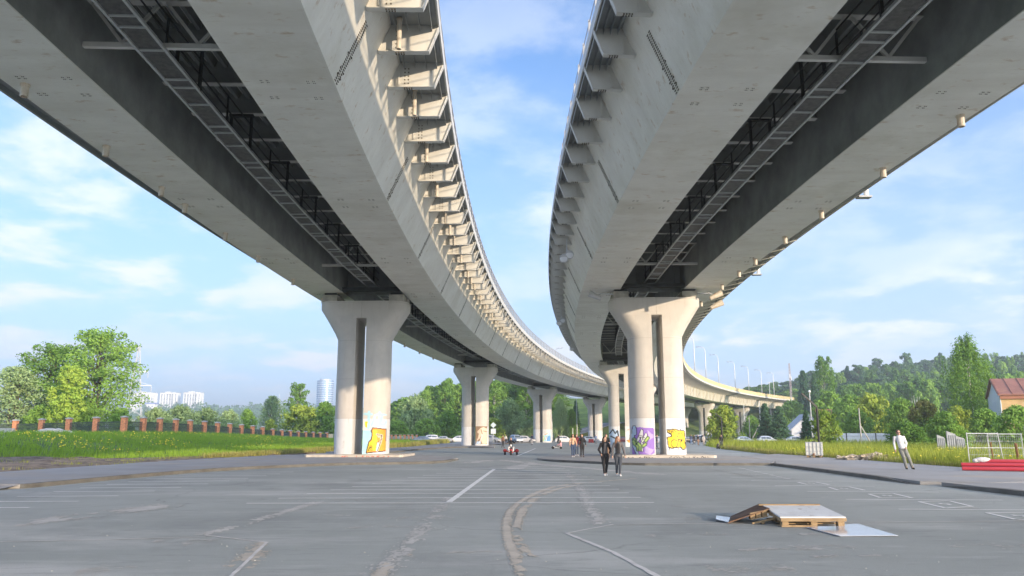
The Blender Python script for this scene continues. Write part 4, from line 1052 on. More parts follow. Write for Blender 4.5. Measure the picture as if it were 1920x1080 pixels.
# distant ridge woods, one mass
rs = np.random.RandomState(5); P = []
for i in range(420):
    Y = 1000 + rs.uniform(0, 420); X = D(225 + rs.uniform(0, 420), Y); z0 = hgt(X, Y); h_ = rs.uniform(7, 15)
    d = rs.normal(size=(26, 3)); d /= np.linalg.norm(d, axis=1)[:, None]
    P.append(np.array([X, Y, z0 + h_ * .55]) + d * np.array([h_ * .5, h_ * .5, h_ * .5]))
P = np.concatenate(P); n_ = rs.normal(size=P.shape) + np.array([0, -.3, .6]); n_ /= np.linalg.norm(n_, axis=1)[:, None]
v, f = leaf_mesh(P, n_, 2.3, rs, .7); tag(mesh_from("distant_wood", v, f, FO['blue']), kind="stuff")

# grass and wildflowers
def in_poly(P, x, y): return poly_in(P, np.array([x]), np.array([y]))[0]
def grass(name, n, sampler, m, hmin, hmax, wd, seed, blades=5):
    rs = np.random.RandomState(seed); V = []
    for _ in range(n):
        s_ = sampler(rs)
        if s_ is None: continue
        x, y, k = s_; z = hgt(x, y) - 0.08
        for _b in range(blades):
            a = rs.uniform(0, 6.28); h_ = rs.uniform(hmin, hmax) * k; bx, by = x + rs.normal() * .14 * k, y + rs.normal() * .14 * k
            lx, ly = rs.normal() * .22 * h_, rs.normal() * .22 * h_; w_ = wd * k
            V.append(((bx - math.cos(a)*w_, by - math.sin(a)*w_, z), (bx + math.cos(a)*w_, by + math.sin(a)*w_, z), (bx + lx, by + ly, z + h_)))
    v = np.array(V).reshape(-1, 3); return tag(mesh_from(name, v, np.arange(len(v)).reshape(-1, 3), m), kind="stuff")
FO['meadow'] = foliage("meadow_grass_blades", (0.20, 0.30, 0.045), (0.38, 0.42, 0.08), scale=0.12, trans=0.35)
FO['lush'] = foliage("lush_grass_blades", (0.14, 0.29, 0.03), (0.28, 0.44, 0.06), scale=0.10, trans=0.35)
FO['drygrass'] = foliage("dry_verge_blades", (0.22, 0.27, 0.06), (0.40, 0.38, 0.13), scale=0.2, trans=0.3)
FL = flat("wildflower_yellow", (0.80, 0.62, 0.03))
meadow = [(23.1, 38), (23.1, 70), (26.1, 100), (31.2, 130), (45, 157), (150, 171), (140, 60), (60, 33)]
def s_meadow(rs):
    Y = 33 + 105 * rs.uniform() ** 1.6; X = 23 + rs.uniform() * (Y * .72 - 16)
    if not in_poly(meadow, X, Y): return None
    return X, Y, 0.7 + Y / 130
grass("meadow_grass", 19000, s_meadow, FO['meadow'], .35, .85, .028, 1)
def s_edge(rs):
    Y = 38 + 62 * rs.uniform() ** 1.3; X = (23.15 if Y < 70 else 23.15 + (Y - 70) * .1) + abs(rs.normal()) * .35; return X, Y, 0.55 + Y / 150
grass("meadow_edge_grass", 2600, s_edge, FO['drygrass'], .25, .6, .025, 2)
def s_left(rs):
    Y = 30 + 165 * rs.uniform() ** 1.5; xr = -23.6 + (Y - 30) * .085 if Y < 120 else -14.2
    if Y < 80: xr -= 12.3 * (1 - ss(46, 76, Y)) * (0.9 + .25 * mnoise.noise(Vector((Y * .4, 3, 1))))
    X = xr - rs.uniform() * (26 if Y < 60 else 33)
    return X, Y, .6 + Y / 140
grass("embankment_grass", 20000, s_left, FO['lush'], .22, .55, .03, 3)
def s_verge(rs):
    Y = 60 + 132 * rs.uniform() ** 1.4; xr = -23.4 + (Y - 30) * .085 if Y < 120 else -14.2; return xr - abs(rs.normal()) * 1.1, Y, .6 + Y / 140
grass("verge_grass", 4200, s_verge, FO['drygrass'], .25, .6, .028, 4)
def s_soil(rs):
    Y = 30 + 44 * rs.uniform(); X = -23 + (Y - 30) * .085 - rs.uniform() * 12.5 * (1 - ss(46, 76, Y))
    if mnoise.noise(Vector((X * .35, Y * .35, 9))) < .12: return None
    return X, Y, .9
grass("soil_weeds", 2600, s_soil, FO['drygrass'], .15, .4, .03, 5)
def flowers(name, n, fn, seed, size=.05, dz=.45):
    rs = np.random.RandomState(seed); P = []
    while len(P) < n:
        X, Y = fn(rs)
        if mnoise.noise(Vector((X * .12, Y * .12, 2))) < .05: continue
        P.append((X, Y, hgt(X, Y) + dz * rs.uniform(.6, 1.2)))
    P = np.array(P); n_ = np.tile(np.array([0, -.5, .8]), (len(P), 1)) + rs.normal(size=P.shape) * .3; n_ /= np.linalg.norm(n_, axis=1)[:, None]
    v, f = leaf_mesh(P, n_, size, rs, .9); tag(mesh_from(name, v, f, FL), kind="stuff")
flowers("embankment_flowers", 750, lambda rs: (-30 - rs.uniform() * 15, 62 + rs.uniform() * 85), 6, .065, .40)
flowers("meadow_flowers", 900, lambda rs: (24 + rs.uniform() * 26, 40 + rs.uniform() * 45), 7, .05, .55)

# ------------------------------------------------------------------ boundary walls and fences
M['brick'] = mat("red_brick", (0.70, 0.29, 0.14), 0.85, 0.2, 4.0, bump=0.4, bscale=14); overlay(M['brick'], (0.38, 0.14, 0.085), 7.0, .5, .6, .7, stretch=(.4, .4, 1.6))
M['cap'] = mat("pillar_cap_concrete", (0.42, 0.41, 0.38), 0.85, 0.1, 2.0)
M['mesh'] = mat("dark_fence_panel", (0.055, 0.075, 0.065), 0.6, 0.2, 3.0)
def fence_y(px):
    if px <= 231:
        f = (231 - px) / 204; return 102 + 18 * f
    u = (px - 960) / F / 1.017; return (-49.4 - 102 * .04545) / (u - .04545)
fr_ = thing("brick_fence", "long brick pillared fence with dark mesh panels on the grassy bank", "fence", (D(231, 102), 102, 1.6))
pxs = [-26, 27, 76, 127, 178, 231, 267, 298, 328, 355, 382, 407, 430, 452, 473, 492, 511, 528, 544, 559, 573, 587, 600, 613]
prev = None
def to_local(root, p): return root.matrix_basis.inverted() @ Vector(p)
pil = None
for px_ in pxs:
    Y = fence_y(px_); X = D(px_, Y); z = hgt(X, Y) - .15
    if pil is None:
        b = MB(); b.box((0, 0, 1.15), (.62, .62, 2.3)); pil = b.build("pillar", M['brick'], fr_)
        c = MB(); c.box((0, 0, 2.36), (.78, .78, .12)); c.loft([[(-.39, -.39, 2.42), (.39, -.39, 2.42), (.39, .39, 2.42), (-.39, .39, 2.42)], [(-.1, -.1, 2.52), (.1, -.1, 2.52), (.1, .1, 2.52), (-.1, .1, 2.52)]]); cap_ = c.build("pillar_cap", M['cap'], pil); p_ = pil
    else:
        p_ = pil.copy(); COL.objects.link(p_); c2 = cap_.copy(); COL.objects.link(c2); c2.parent = p_; p_.parent = fr_
    p_.location = to_local(fr_, (X, Y, z)); p_.scale = (1, 1, 1 if px_ < 500 else .9)
    if prev:
        a, c = Vector(prev), Vector((X, Y, z)); d = (c - a).normalized() * .32; a2, c2_ = a + d, c - d
        b = MB(); b.bar(a2 + Vector((0, 0, .2)), c2_ + Vector((0, 0, .2)), .35, .55, mi=1)
        n = max(4, int((c2_ - a2).length / .16)) if (c2_ - a2).length < 30 else 60
        for k in range(n + 1):
            q = a2.lerp(c2_, k / n); b.bar(q + Vector((0, 0, .5)), q + Vector((0, 0, 1.85)), .035)
        for h_ in (.62, 1.2, 1.75): b.bar(a2 + Vector((0, 0, h_)), c2_ + Vector((0, 0, h_)), .05)
        b.build("mesh_panel", [M['mesh'], M['brick']], fr_, world=True)
    prev = (X, Y, z)
f2 = thing("brick_fence", "low brick pillar fence between the two nearest left piers, by the parked cars", "fence", (D(750, 198), 198, 0)); prev = None
for k, px_ in enumerate((712, 719, 726, 734, 742, 750.5, 758.5, 766, 773, 781.5)):
    Y = 182 + 3.4 * k; X = D(px_, Y)
    b = MB(); b.box((X, Y, .85), (.55, .55, 1.7)); b.box((X, Y, 1.75), (.66, .66, .1), mi=1); b.build("pillar", [M['brick'], M['cap']], f2, world=True)
    if prev: b = MB(); b.bar((prev[0], prev[1], .8), (X, Y, .8), .06, 1.1); b.build("mesh_panel", M['cap'], f2, world=True)
    prev = (X, Y)
M['bluebox'] = flat("blue_container_paint", (0.03, 0.13, 0.52)); M['beige'] = flat("beige_panel", (0.62, 0.55, 0.42)); M['whitewall'] = flat("white_render", (0.74, 0.76, 0.78), .7, .04); M['glassb'] = mat("window_glass", (0.10, 0.14, 0.19), 0.12, 0.1, 1.0)
M['red'] = flat("red_paint", (0.50, 0.035, 0.03), .4); M['black'] = flat("black_paint", (0.02, 0.02, 0.022), .45); M['tyre'] = flat("tyre_rubber", (0.022, 0.022, 0.022), .85)
Yb = 190; t = thing("waste_container", "blue container behind the brick fence", "container", (D(545, Yb), Yb, hgt(D(545, Yb), Yb)))
b = MB(); b.box((0, 0, .85), (3.6, 1.8, 1.5)); [b.box((-1.6 + .4 * k, -.93, .85), (.06, .07, 1.4)) for k in range(9)]; b.build("body", M['bluebox'], t); b = MB(); b.box((0, 0, 1.64), (3.7, 1.9, .1)); b.build("lid", M['bluebox'], t); b = MB(); b.box((-.9, -.94, 1.0), (.8, .04, .5)); b.build("label_plate", M['whitewall'], t)
t = thing("panel_wall", "beige panel wall behind the far end of the brick fence", "wall", (D(595, 202), 202, hgt(D(595, 202), 202))); b = MB(); b.box((0, 0, .8), (8, .15, 1.7)); b.build("panels", M['beige'], t); b = MB(); [b.box((-4 + k, -.1, .85), (.1, .1, 1.8)) for k in range(9)]; b.build("posts", M['cap'], t)

# ------------------------------------------------------------------ far buildings
def tower(px0, px1, pt, Y, lab, seed):
    X = D((px0 + px1) / 2, Y); W_ = (px1 - px0) / 1480 * Y; z0 = hgt(X, Y) - 3; H_ = HT(pt, Y) - z0
    t = thing("apartment_tower", lab, "apartment building", (X, Y, z0), 0.0, "white tower blocks on the far ridge")
    b = MB(); b.box((0, 0, H_/2), (W_, 16, H_)); b.box((-W_*.12, 0, H_ + 1.2), (W_*.3, 8, 2.4)); b.box((W_*.3, -.5, H_/2 + .4), (W_*.16, 17.6, H_ + .8)); b.build("wall", M['whitewall'], t)
    n = 11
    for k in range(n):
        for q in range(6):
            if (k, q) == (0, 0): w0 = MB().box((0, 0, 0), (W_*.085, .12, 1.5)).build("window", M['glassb'], t); o = w0
            else: o = w0.copy(); COL.objects.link(o); o.parent = t
            x_ = -W_/2 + W_*(q + .65)/6.3; o.location = (x_, -8.02 if abs(x_ - W_*.3) > W_*.09 else -9.32, 3.5 + (H_-4)*k/n)
    b = MB(); b.box((0, 0, H_ + .2), (W_ + .6, 16.6, .5)); b.build("roof_edge", M['cap'], t)
tower(248, 286, 737, 1500, "leftmost white tower block on the far ridge, behind the pylon", 1)
tower(298, 330, 737, 1520, "middle one of three white tower blocks on the far ridge", 2)
tower(342, 374, 736.5, 1500, "rightmost of three white tower blocks on the far ridge", 3)
Yc = 1200; X = D(606, Yc); z0 = hgt(X, Yc) - 3; H_ = HT(714, Yc) - z0
t = thing("glass_tower", "cylindrical glass tower on the skyline beside the nearest left pier", "tower", (X, Yc, z0))
M['glasstower'] = mat("blue_curtain_glass", (0.30, 0.42, 0.58), 0.16, 0.08, 0.1, metal=0.75)
ring = lambda r, z: [(r*math.cos(2*math.pi*k/40), r*math.sin(2*math.pi*k/40), z) for k in range(40)]
b = MB(); b.loft([ring(12.4, 0), ring(12.4, H_)]); b.build("glass_wall", M['glasstower'], t, smooth=True, auto=30)
b = MB(); [b.loft([ring(12.52, 3 + k*3.3), ring(12.52, 3.5 + k*3.3)]) for k in range(int(H_/3.3))]; b.build("floor_bands", M['whitewall'], t)
b = MB(); b.loft([ring(9, H_), ring(8.5, H_ + 2)]); b.build("roof_drum", M['galv'], t)
Yl = 1350; t = thing("warehouse", "long low white building with a blue roof below the tower blocks", "building", (D(266, Yl), Yl, hgt(D(266, Yl), Yl)))
b = MB(); b.box((0, 0, 6), (41, 14, 16)); b.build("wall", M['whitewall'], t); b = MB(); b.box((0, 0, 15), (43, 15, 2.2)); b.build("roof", flat("blue_roof", (.20, .26, .55)), t)
for k in range(7): b = MB(); b.box((-17 + 5.6*k, -7.05, 10), (2.4, .1, 2.2)); b.build("window", M['glassb'], t)
# lattice pylon
Yp = 205; X = D(247, Yp); z0 = hgt(X, Yp); H_ = HT(648, Yp) - z0; t = thing("power_pylon", "grey lattice power pylon beside the big leafy tree", "pylon", (X, Yp, z0), .35)
b = MB(); wz = lambda z: 2.3 * (1 - z/H_) ** 1.15 + .18
lv = [0, 3.2, 6.2, 9, 11.6, 14, 16.2, 18.2, 20, 21.6, H_]
for s1, s2 in ((1, 1), (1, -1), (-1, 1), (-1, -1)): b.tube([(s1*wz(z), s2*wz(z), z) for z in lv], .10, 4)
for z1, z2 in zip(lv[:-1], lv[1:]):
    for q in range(4):
        c_ = [(1, 1), (1, -1), (-1, -1), (-1, 1)]; p, r_ = c_[q], c_[(q+1) % 4]
        b.tube([(p[0]*wz(z1), p[1]*wz(z1), z1), (r_[0]*wz(z2), r_[1]*wz(z2), z2)], .05, 4); b.tube([(r_[0]*wz(z1), r_[1]*wz(z1), z1), (p[0]*wz(z2), p[1]*wz(z2), z2)], .05, 4)
b.build("lattice_mast", M['galv'], t)
for z, L in ((14, 3.6), (11.6, 4.4), (17.5, 2.6)):
    b = MB()
    for s_ in (-1, 1):
        b.bar((0, .35, z), (s_*L, 0, z), .1); b.bar((0, -.35, z), (s_*L, 0, z), .1); b.bar((0, 0, z + 1.1), (s_*L, 0, z + .05), .07); b.tube([(s_*L, 0, z), (s_*L, 0, z - 1.5)], .09, 5)
    b.build("cross_arm", M['galv'], t)
t = thing("radio_mast", "red and grey lattice mast above the end of the yellow railing", "mast", (D(1488, 330), 330, hgt(D(1488, 330), 330))); H_ = HT(681, 330) - t.location.z
b = MB(); b.tube([(0, 0, 0), (0, 0, H_*.55)], [.35, .25], 8); b.build("pole", M['galv'], t); b = MB()
for s1, s2 in ((.3, .3), (.3, -.3), (-.3, .3), (-.3, -.3)): b.bar((s1, s2, H_*.55), (s1*.6, s2*.6, H_), .1)
for k in range(12): z = H_*(.55 + .45*k/12); b.bar((.28, .28, z), (-.28, -.28, z + 1.0), .08); b.bar((-.28, .28, z), (.28, -.28, z + 1.0), .08)
b.build("lattice_top", flat("mast_paint", (.35, .30, .32)), t); b = MB(); [b.box((.4*math.cos(a), .4*math.sin(a), H_*.8 + .4*k), (.25, .25, 1.6)) for k, a in enumerate((0, 2.1, 4.2))]; b.build("antennas", M['whitewall'], t)
# right side houses
def gable(mb, w_, d_, h_, pk, mi=0): mb.loft([[(-w_/2, y, 0), (w_/2, y, 0), (w_/2, y, h_), (0, y, pk), (-w_/2, y, h_)] for y in (-d_/2, d_/2)], mi)
def roof(mb, w_, d_, h_, pk, o=.4, th=.18):
    s_ = (pk - h_) / (w_/2)
    for q in (-1, 1):
        e = (q*(w_/2 + o), h_ - o*s_ + .02); mb.loft([[(e[0], y, e[1]), (0, y, pk + .02), (0, y, pk + th), (e[0], y, e[1] + th)] for y in (-d_/2 - o, d_/2 + o)])
Yh = 190; t = thing("gabled_house", "white gabled house between the dark spruces", "house", (D(1509, Yh), Yh, hgt(D(1509, Yh), Yh)), -.15)
b = MB(); gable(b, 7.6, 9, 2.9, 6.4); b.build("wall", flat("pale_grey_render", (.52, .54, .57)), t); b = MB(); roof(b, 7.6, 9, 2.9, 6.4, .35); b.build("roof", flat("light_metal_roof", (.36, .39, .43), .5), t)
b = MB(); b.box((-4.9, .5, 1.2), (2.6, 5, 2.4)); b.loft([[(-6.3, y, 2.3), (-3.7, y, 3.1), (-3.7, y, 3.25), (-6.3, y, 2.45)] for y in (-2.2, 3.2)]); b.build("annex", M['whitewall'], t)
b = MB(); b.box((-.6, -4.8, .9), (2.2, .2, 1.8)); b.build("garage_door", flat("brown_wood", (.24, .12, .06)), t); b = MB(); b.box((-.8, -4.52, 4.2), (1.2, .06, 1.1)); b.build("window", M['glassb'], t)
b = MB(); b.loft([[(-2.1, y, 2.0), (-.6, y, 2.75), (.9, y, 2.0), (.9, y, 2.12), (-.6, y, 2.9), (-2.1, y, 2.12)] for y in (-5.6, -4.5)]); b.build("porch_roof", flat("porch_brown", (.22, .16, .12)), t)
Yr = 105; zt, ze = HT(708, Yr), HT(738, Yr); X0 = D(1884, Yr)
t = thing("ochre_building", "ochre walled building with a rusty red metal roof at the picture's right edge", "building", (X0 + 9*math.cos(.42) + 6*math.sin(.42), Yr - 9*math.sin(.42) + 6*math.cos(.42), 0), -.42)
b = MB(); b.box((0, 0, ze/2), (18, 11.6, ze)); b.build("wall", overlay(mat("ochre_plaster", (.62, .42, .20), .9, .15, .8), (.55, .50, .44), .5, .5, .65, .8), t)
b = MB(); b.loft([[(x, -5.8, ze), (x, 5.8, ze), (x, 0, zt)] for x in (-9.0, 9.0)]); b.build("gable_wall", M['whitewall'], t)
b = MB(); b.box((-9.03, 0, ze/2), (.1, 11.7, ze)); b.build("side_wall", M['whitewall'], t)
M['roofred'] = overlay(mat("rusty_red_roof", (.30, .13, .085), .6, .15, .8), (.42, .22, .12), .9, .5, .7, .8)
b = MB()
for q in (-1, 1):
    b.loft([[(x, q*6.3, ze - .25), (x, 0, zt + .05), (x, 0, zt + .22), (x, q*6.3, ze - .08)] for x in (-9.35, 9.35)])
    for k in range(13): x = -9.2 + 1.53*k; b.bar((x, q*6.3, ze - .04), (x, 0, zt + .26), .07)
b.build("roof", M['roofred'], t)
b = MB(); b.box((0, -5.95, ze - .35), (18.2, .3, .7)); b.build("cornice", flat("terracotta_band", (.40, .17, .10)), t)
for k in range(3): b = MB(); b.box((-5 + 5*k, -5.83, ze*.45), (1.3, .1, 2.0)); b.build("window", M['whitewall'], t)
M['fencew'] = mat("white_sheet_metal", (0.66, 0.70, 0.76), .45, .05, 1.0)
Yf = 128; t = thing("metal_fence", "white sheet metal fence behind the meadow", "fence", (D(1614, Yf), Yf, 0))
n = 4; Wt = (1668 - 1560) / 1480 * Yf
for k in range(n):
    b = MB(); x0 = -Wt/2 + Wt*k/n; b.box((x0 + Wt/n/2, 0, 1.1), (Wt/n - .06, .04, 1.75)); [b.box((x0 + .15 + q*.28, -.03, 1.1), (.08, .04, 1.75)) for q in range(int(Wt/n/.28))]; b.build("sheet_panel", M['fencew'], t)
b = MB(); b.box((0, -.06, 1.55), (Wt, .05, .07)); b.build("rail", M['galv'], t)
for k in range(n + 1): b = MB(); b.box((-Wt/2 + Wt*k/n, -.07, 1.0), (.12, .12, 2.1)); b.build("post", M['steeldark'], t)
M['slab'] = mat('weathered_slab', (.30, .32, .34), .9, .2, 2.0)
for k, (px_, wd, top, lb) in enumerate(((1763, 13, 815, "narrow grey concrete slab standing in the overgrown hedge"), (1783, 16, 808, "tallest grey concrete slab in the overgrown hedge"), (1799, 15, 817, "tilted concrete slab right of the tall one in the hedge"))):
    Yk = 74; t = MB(); H_ = HT(top, Yk); w_ = wd/1480*Yk
    t.loft([[(-w_/2, 0, 0), (w_/2, 0, 0), (w_/2, .12, 0), (-w_/2, .12, 0)], [(-w_/2, 0, H_), (w_/2, 0, H_*.86), (w_/2, .12, H_*.86), (-w_/2, .12, H_)]])
    [t.box((-w_/2 + w_*q/4, -.03, H_*.42), (.06, .06, H_*.8)) for q in range(5)]
    tag(t.build("concrete_slab", M['slab'], loc=(D(px_, Yk), Yk, hgt(D(px_, Yk), Yk))), lb, "concrete slab", "slabs in the hedge")

# ------------------------------------------------------------------ lamps and poles
def lamp_on(r, t_, arm, lab, group, H_=10.6):
    X, Y, _ = A(r, t_); rt = thing("street_lamp", lab, "street lamp", (X, Y, 16.3), -t_/ARC_R, group)
    b = MB(); s_ = arm; b.tube([(0, 0, 0), (0, 0, H_*.45), (0, 0, H_*.86), (s_*.25, 0, H_*.95), (s_*.9, 0, H_*.985), (s_*1.9, 0, H_)], [.15, .12, .10, .085, .07, .06], 8); b.build("pole", M['galv'], rt, smooth=True)
    b = MB(); b.tube([(s_*.25, 0, H_*.95), (s_*1.0, -.3, H_*.96), (s_*1.8, -.5, H_*.965)], .05, 6); b.build("second_arm", M['galv'], rt)
    for (p, dy) in (((s_*2.2, 0, H_ + .02), 0), ((s_*2.1, -.6, H_*.967), -.1)): b = MB(); b.sphere(p, (.42, .16, .09), 10, 6); b.build("lamp_head", M['galv'], rt)
    b = MB(); b.box((0, 0, .1), (.45, .45, .25)); b.build("base", M['galv'], rt)
names = ["nearest the right pier", "second from the right pier", "third from the right pier", "fourth from the right pier", "fifth from the right pier", "second to last before the hill", "last before the hill"]
for k, t_ in enumerate((171, 196.5, 221.5, 250, 272, 292, 310)): lamp_on(499.55, t_, -1, "tall twin arm lamp on the yellow railing, " + names[k], "lamps along the yellow railing")
for k, (t_, l_) in enumerate(((155, "twin arm lamp on the left viaduct, the nearest one, mostly behind its railing"), (184.5, "twin arm lamp on the left viaduct standing clear against the sky"), (215, "twin arm lamp on the left viaduct close to the right viaduct's edge"))): lamp_on(541.0, t_, 1, l_, "lamps on the left viaduct")
def bent(px_, base_py, top_py, elbow_dx, tip_py, lab):
    X, Y = G(px_, base_py); H_ = HT(top_py, Y); rt = thing("bent_lamp_post", lab, "lamp post", (X, Y, -.02)); b = MB()
    b.tube([(0, 0, 0), (0, 0, H_*.5), (0, 0, H_)], [.10, .09, .075], 8); b.build("post", M['black'], rt)
    b = MB(); b.bar((0, 0, H_ - .03), (elbow_dx, 0, HT(tip_py, Y)), .14, .10); b.build("lamp_arm", M['black'], rt)
    b = MB(); e_ = elbow_dx; b.bar((e_*.72, 0, H_ + (HT(tip_py, Y)-H_)*.72 - .06), (e_*.98, 0, HT(tip_py, Y) - .06), .12, .03); b.build("lamp_glass", M['whitewall'], rt); b = MB(); b.box((0, 0, .1), (.3, .3, .2)); b.build("base_plate", M['black'], rt)
bent(1538, 861, 762, -1.05, 737, "black bent lamp post behind the white water tank"); bent(1355, 841, 783, -.75, 774, "black bent lamp post by the bushy tree with yellow patches")
def pole(px_, Y, top, lab, brace=None, lamp=None, m='galv', r=.12, nm="utility_pole", cat="pole"):
    X = D(px_, Y); z0 = hgt(X, Y); H_ = HT(top, Y) - z0; rt = thing(nm, lab, cat, (X, Y, z0)); b = MB(); b.tube([(0, 0, -.2), (0, 0, H_)], [r*1.25, r*.8], 8); b.build("pole", M[m], rt)
    if brace: b = MB(); b.tube([(brace[0], 0, brace[1]), (brace[2], 0, brace[3])], [r, r*.8], 6); b.build("brace", M[m], rt)
    if lamp == 'ball': b = MB(); b.sphere((0, 0, H_ + .16), .2, 10, 8); b.build("globe", M['whitewall'], rt); b = MB(); b.box((.15, 0, H_*.42), (.35, .12, .06)); b.build("bracket", M['galv'], rt)
    if lamp in (-1, 1):
        b = MB(); b.tube([(0, 0, H_), (lamp*.6, 0, H_ + .35), (lamp*1.6, 0, H_ + .45)], .05, 6); b.build("lamp_arm", M['galv'], rt); b = MB(); b.sphere((lamp*1.95, 0, H_ + .45), (.45, .16, .1), 8, 6); b.build("lamp_head", M['galv'], rt)
    if lamp == 'bar': b = MB(); b.box((0, 0, H_ - .3), (1.6, .1, .1)); b.build("cross_arm", M['galv'], rt)
    return rt
pole(1523, 120, 736, "thin white pole with a round globe lamp behind the black bent lamp post", None, 'ball', 'galv', .09, "globe_lamp", "street lamp")
pole(1614, 112, 765, "pale pole with a slanting brace in front of the broad green bush", (1.6, .0, .1, 2.9), None, 'cap', .1)
pole(1406, 190, 782, "grey pole with a long slanting brace behind the meadow cars", (.2, .3, 3.9, 6.6), None, 'cap', .1)
pole(1427, 215, 752, "thin pole right of the long slanting brace"); pole(1397, 230, 758, "thin pole in front of the far end wall")
pole(1082, 262, 748, "green grey lamp post beside the climbing road", None, -1, 'galv', .12, "street_lamp", "street lamp")
pole(1035, 228, 776, "thin pale lamp pole right of the third left pier"); pole(1074, 205, 803, "short white post at the side of the climbing road", None, None, 'whitewall', .1, "road_post", "post")
pole(1161, 285, 752, "lamp pole seen in the slot of the second right pier", None, 1, 'galv', .12, "street_lamp", "street lamp")
pole(1590, 285, 735, "hooked street lamp in front of the right wood, left one", None, 1, 'galv', .1, "street_lamp", "street lamp"); pole(1630, 290, 736, "hooked street lamp in front of the right wood, right one", None, 1, 'galv', .1, "street_lamp", "street lamp")
pole(520, 600, 738, "thin mast on the skyline left of the slim birch"); pole(1448, 330, 716, "tall lamp pole at the top of the slope behind the last railing lamp", None, 'bar')
Ys = 168; t = thing("road_sign", "diamond road sign with a square plate under it", "road sign", (D(925, Ys), Ys, 0)); b = MB(); b.tube([(0, 0, 0), (0, 0, 3.6)], .05, 6); b.build("post", M['galv'], t)
b = MB(); q = .62; b.loft([[(0, y, 3.1), (q, y, 3.1 + q), (0, y, 3.1 + 2*q), (-q, y, 3.1 + q)] for y in (-.08, -.05)]); b.build("diamond_plate", flat("sign_pale", (.60, .72, .80), .4), t); b = MB(); b.box((0, -.07, 2.45), (1.05, .03, 1.05)); b.build("square_plate", flat("sign_white", (.66, .74, .82), .4), t)
t = thing("notice_frame", "dark wire notice frame on posts above the yellow green bush", "frame", (D(1547, 118), 118, 0)); z1, z2 = HT(777, 118), HT(768, 118); b = MB()
[b.tube([(x, 0, 0), (x, 0, z1)], .06, 6) for x in (-.3, .3)]; b.build("posts", flat("rust_brown", (.20, .11, .07)), t); b = MB(); [b.bar((-1.2, 0, z), (1.2, 0, z), .08) for z in (z1, z2)]; [b.bar((-1.2 + .3*k, 0, z1), (-1.2 + .3*k, 0, z2), .05) for k in range(9)]; b.build("grid", flat("rust_brown", (.20, .11, .07)), t)

# floodlights on the right viaduct and its nearest pier
def flood(p, lab, twin=True, arm=.9):
    rt = thing("floodlight", lab, "floodlight", p, 0, "floodlights on the right viaduct"); b = MB(); b.tube([(0, 0, 0), (0, -.1, -arm)], .035, 6); b.build("drop_arm", M['galv'], rt)
    for k in range(2 if twin else 1):
        c = Vector((.15 - .4*k, -.2, -arm - .2 - .28*k)); b = MB(); b.tube([c + Vector((0, .25, .05)), c, c + Vector((0, -.22, -.1))], [.12, .27, .30], 12); b.build("lamp_head", M['galv'], rt, smooth=True, auto=40); b = MB(); b.sphere(c + Vector((0, -.24, -.11)), (.25, .05, .25), 10, 6); b.build("lens", M['whitewall'], rt)
for t_, tw, l_ in ((9.5, True, "twin floodlight hung under the nearest brackets of the right viaduct"), (41, True, "floodlight hung further along the right viaduct's left web"), (70, False, "small floodlight far along the right viaduct's left web")):
    X, Y, _ = A(515.9 + .35, t_, 0); flood((X - .1, Y, 14.9), l_, tw)
pr = piers['R', 0][0]
def pier_flood(dx, s_, twin, lab):
    p = pr.matrix_basis @ Vector((dx, -1.2, 12.35)); rt = thing("floodlight", lab, "floodlight", p, 0, "floodlights on the nearest right pier"); b = MB(); b.tube([(0, 0, 0), (s_*1.0, -.1, .05), (s_*1.35, -.1, -.1)], .05, 6); b.build("arm", M['galv'], rt)
    for k in range(2 if twin else 1): c = Vector((s_*(1.5 + .0*k), -.15 - .1*k, -.15 - .75*k)); b = MB(); b.tube([c + Vector((-s_*.45, 0, -.22)), c + Vector((s_*.45, 0, .2))], [.16, .26], 10); b.build("lamp_head", M['pipe_drain'] if twin else M['galv'], rt, smooth=True, auto=40)
pier_flood(-3.1, -1, False, "floodlight on a long arm at the left of the nearest right pier"); pier_flood(3.1, 1, True, "twin floodlight at the right of the nearest right pier")
for t_, l_ in ((3.0, "lamp platform under the right viaduct's outer edge, nearer one"), (27.5, "lamp platform on the right viaduct's outer edge, behind the pier top")):
    X, Y, _ = A(499.0, t_, 0); rt = thing("lamp_platform", l_, "lamp bracket", (X, Y, 15.85), -t_/ARC_R, "lamp platforms on the right viaduct"); b = MB(); b.box((.25, 0, 0), (.8, .5, .10)); b.build("plate", M['railgrey'], rt); b = MB(); b.tube([(.4, 0, .06), (.4, 0, 11)], [.16, .08], 8); b.build("pole", M['galv'], rt)

# ------------------------------------------------------------------ things on the lot
M['wood'] = mat("pallet_wood", (0.36, 0.26, 0.15), .85, .25, 3.0, bump=.3, stretch=(1, 6, 6)); overlay(M['wood'], (.22, .15, .09), 3.0, .5, .7, .7)
M['ply'] = overlay(mat("worn_white_board", (0.66, 0.69, 0.72), .5, .08, 2.0), (.28, .24, .20), 5.0, .60, .70, .8); overlay(M['ply'], (.42, .38, .33), 1.2, .55, .75, .6, seed=4)
M['darkwood'] = mat("dark_plywood_edge", (0.16, 0.09, 0.055), .8, .2, 3.0)
M['plastic_sheet'] = mat("smooth_pale_sheet", (0.52, 0.58, 0.68), .10, .04, 1.0)
x0, y0 = G(1462, 988); ramp = thing("pallet_ramp", "low wooden skate ramp of pallets topped with worn white boards", "ramp", (x0, y0, 0))
sc_ = y0 / 1480.0 / 1.038
def RX(px_, d=0): return ((px_ - 960) * (1 + d / y0) - 502) * sc_
zr, zf_ = .285, .165; dpt = 1.15
tL, tR, fL, fR = RX(1432, dpt) , RX(1541, dpt), RX(1464), RX(1587)
def slab(name, pts, th, m, parent):
    b = MB(); b.loft([[Vector(p) for p in pts], [Vector(p) + Vector((0, 0, th)) for p in pts]]); return b.build(name, m, parent)
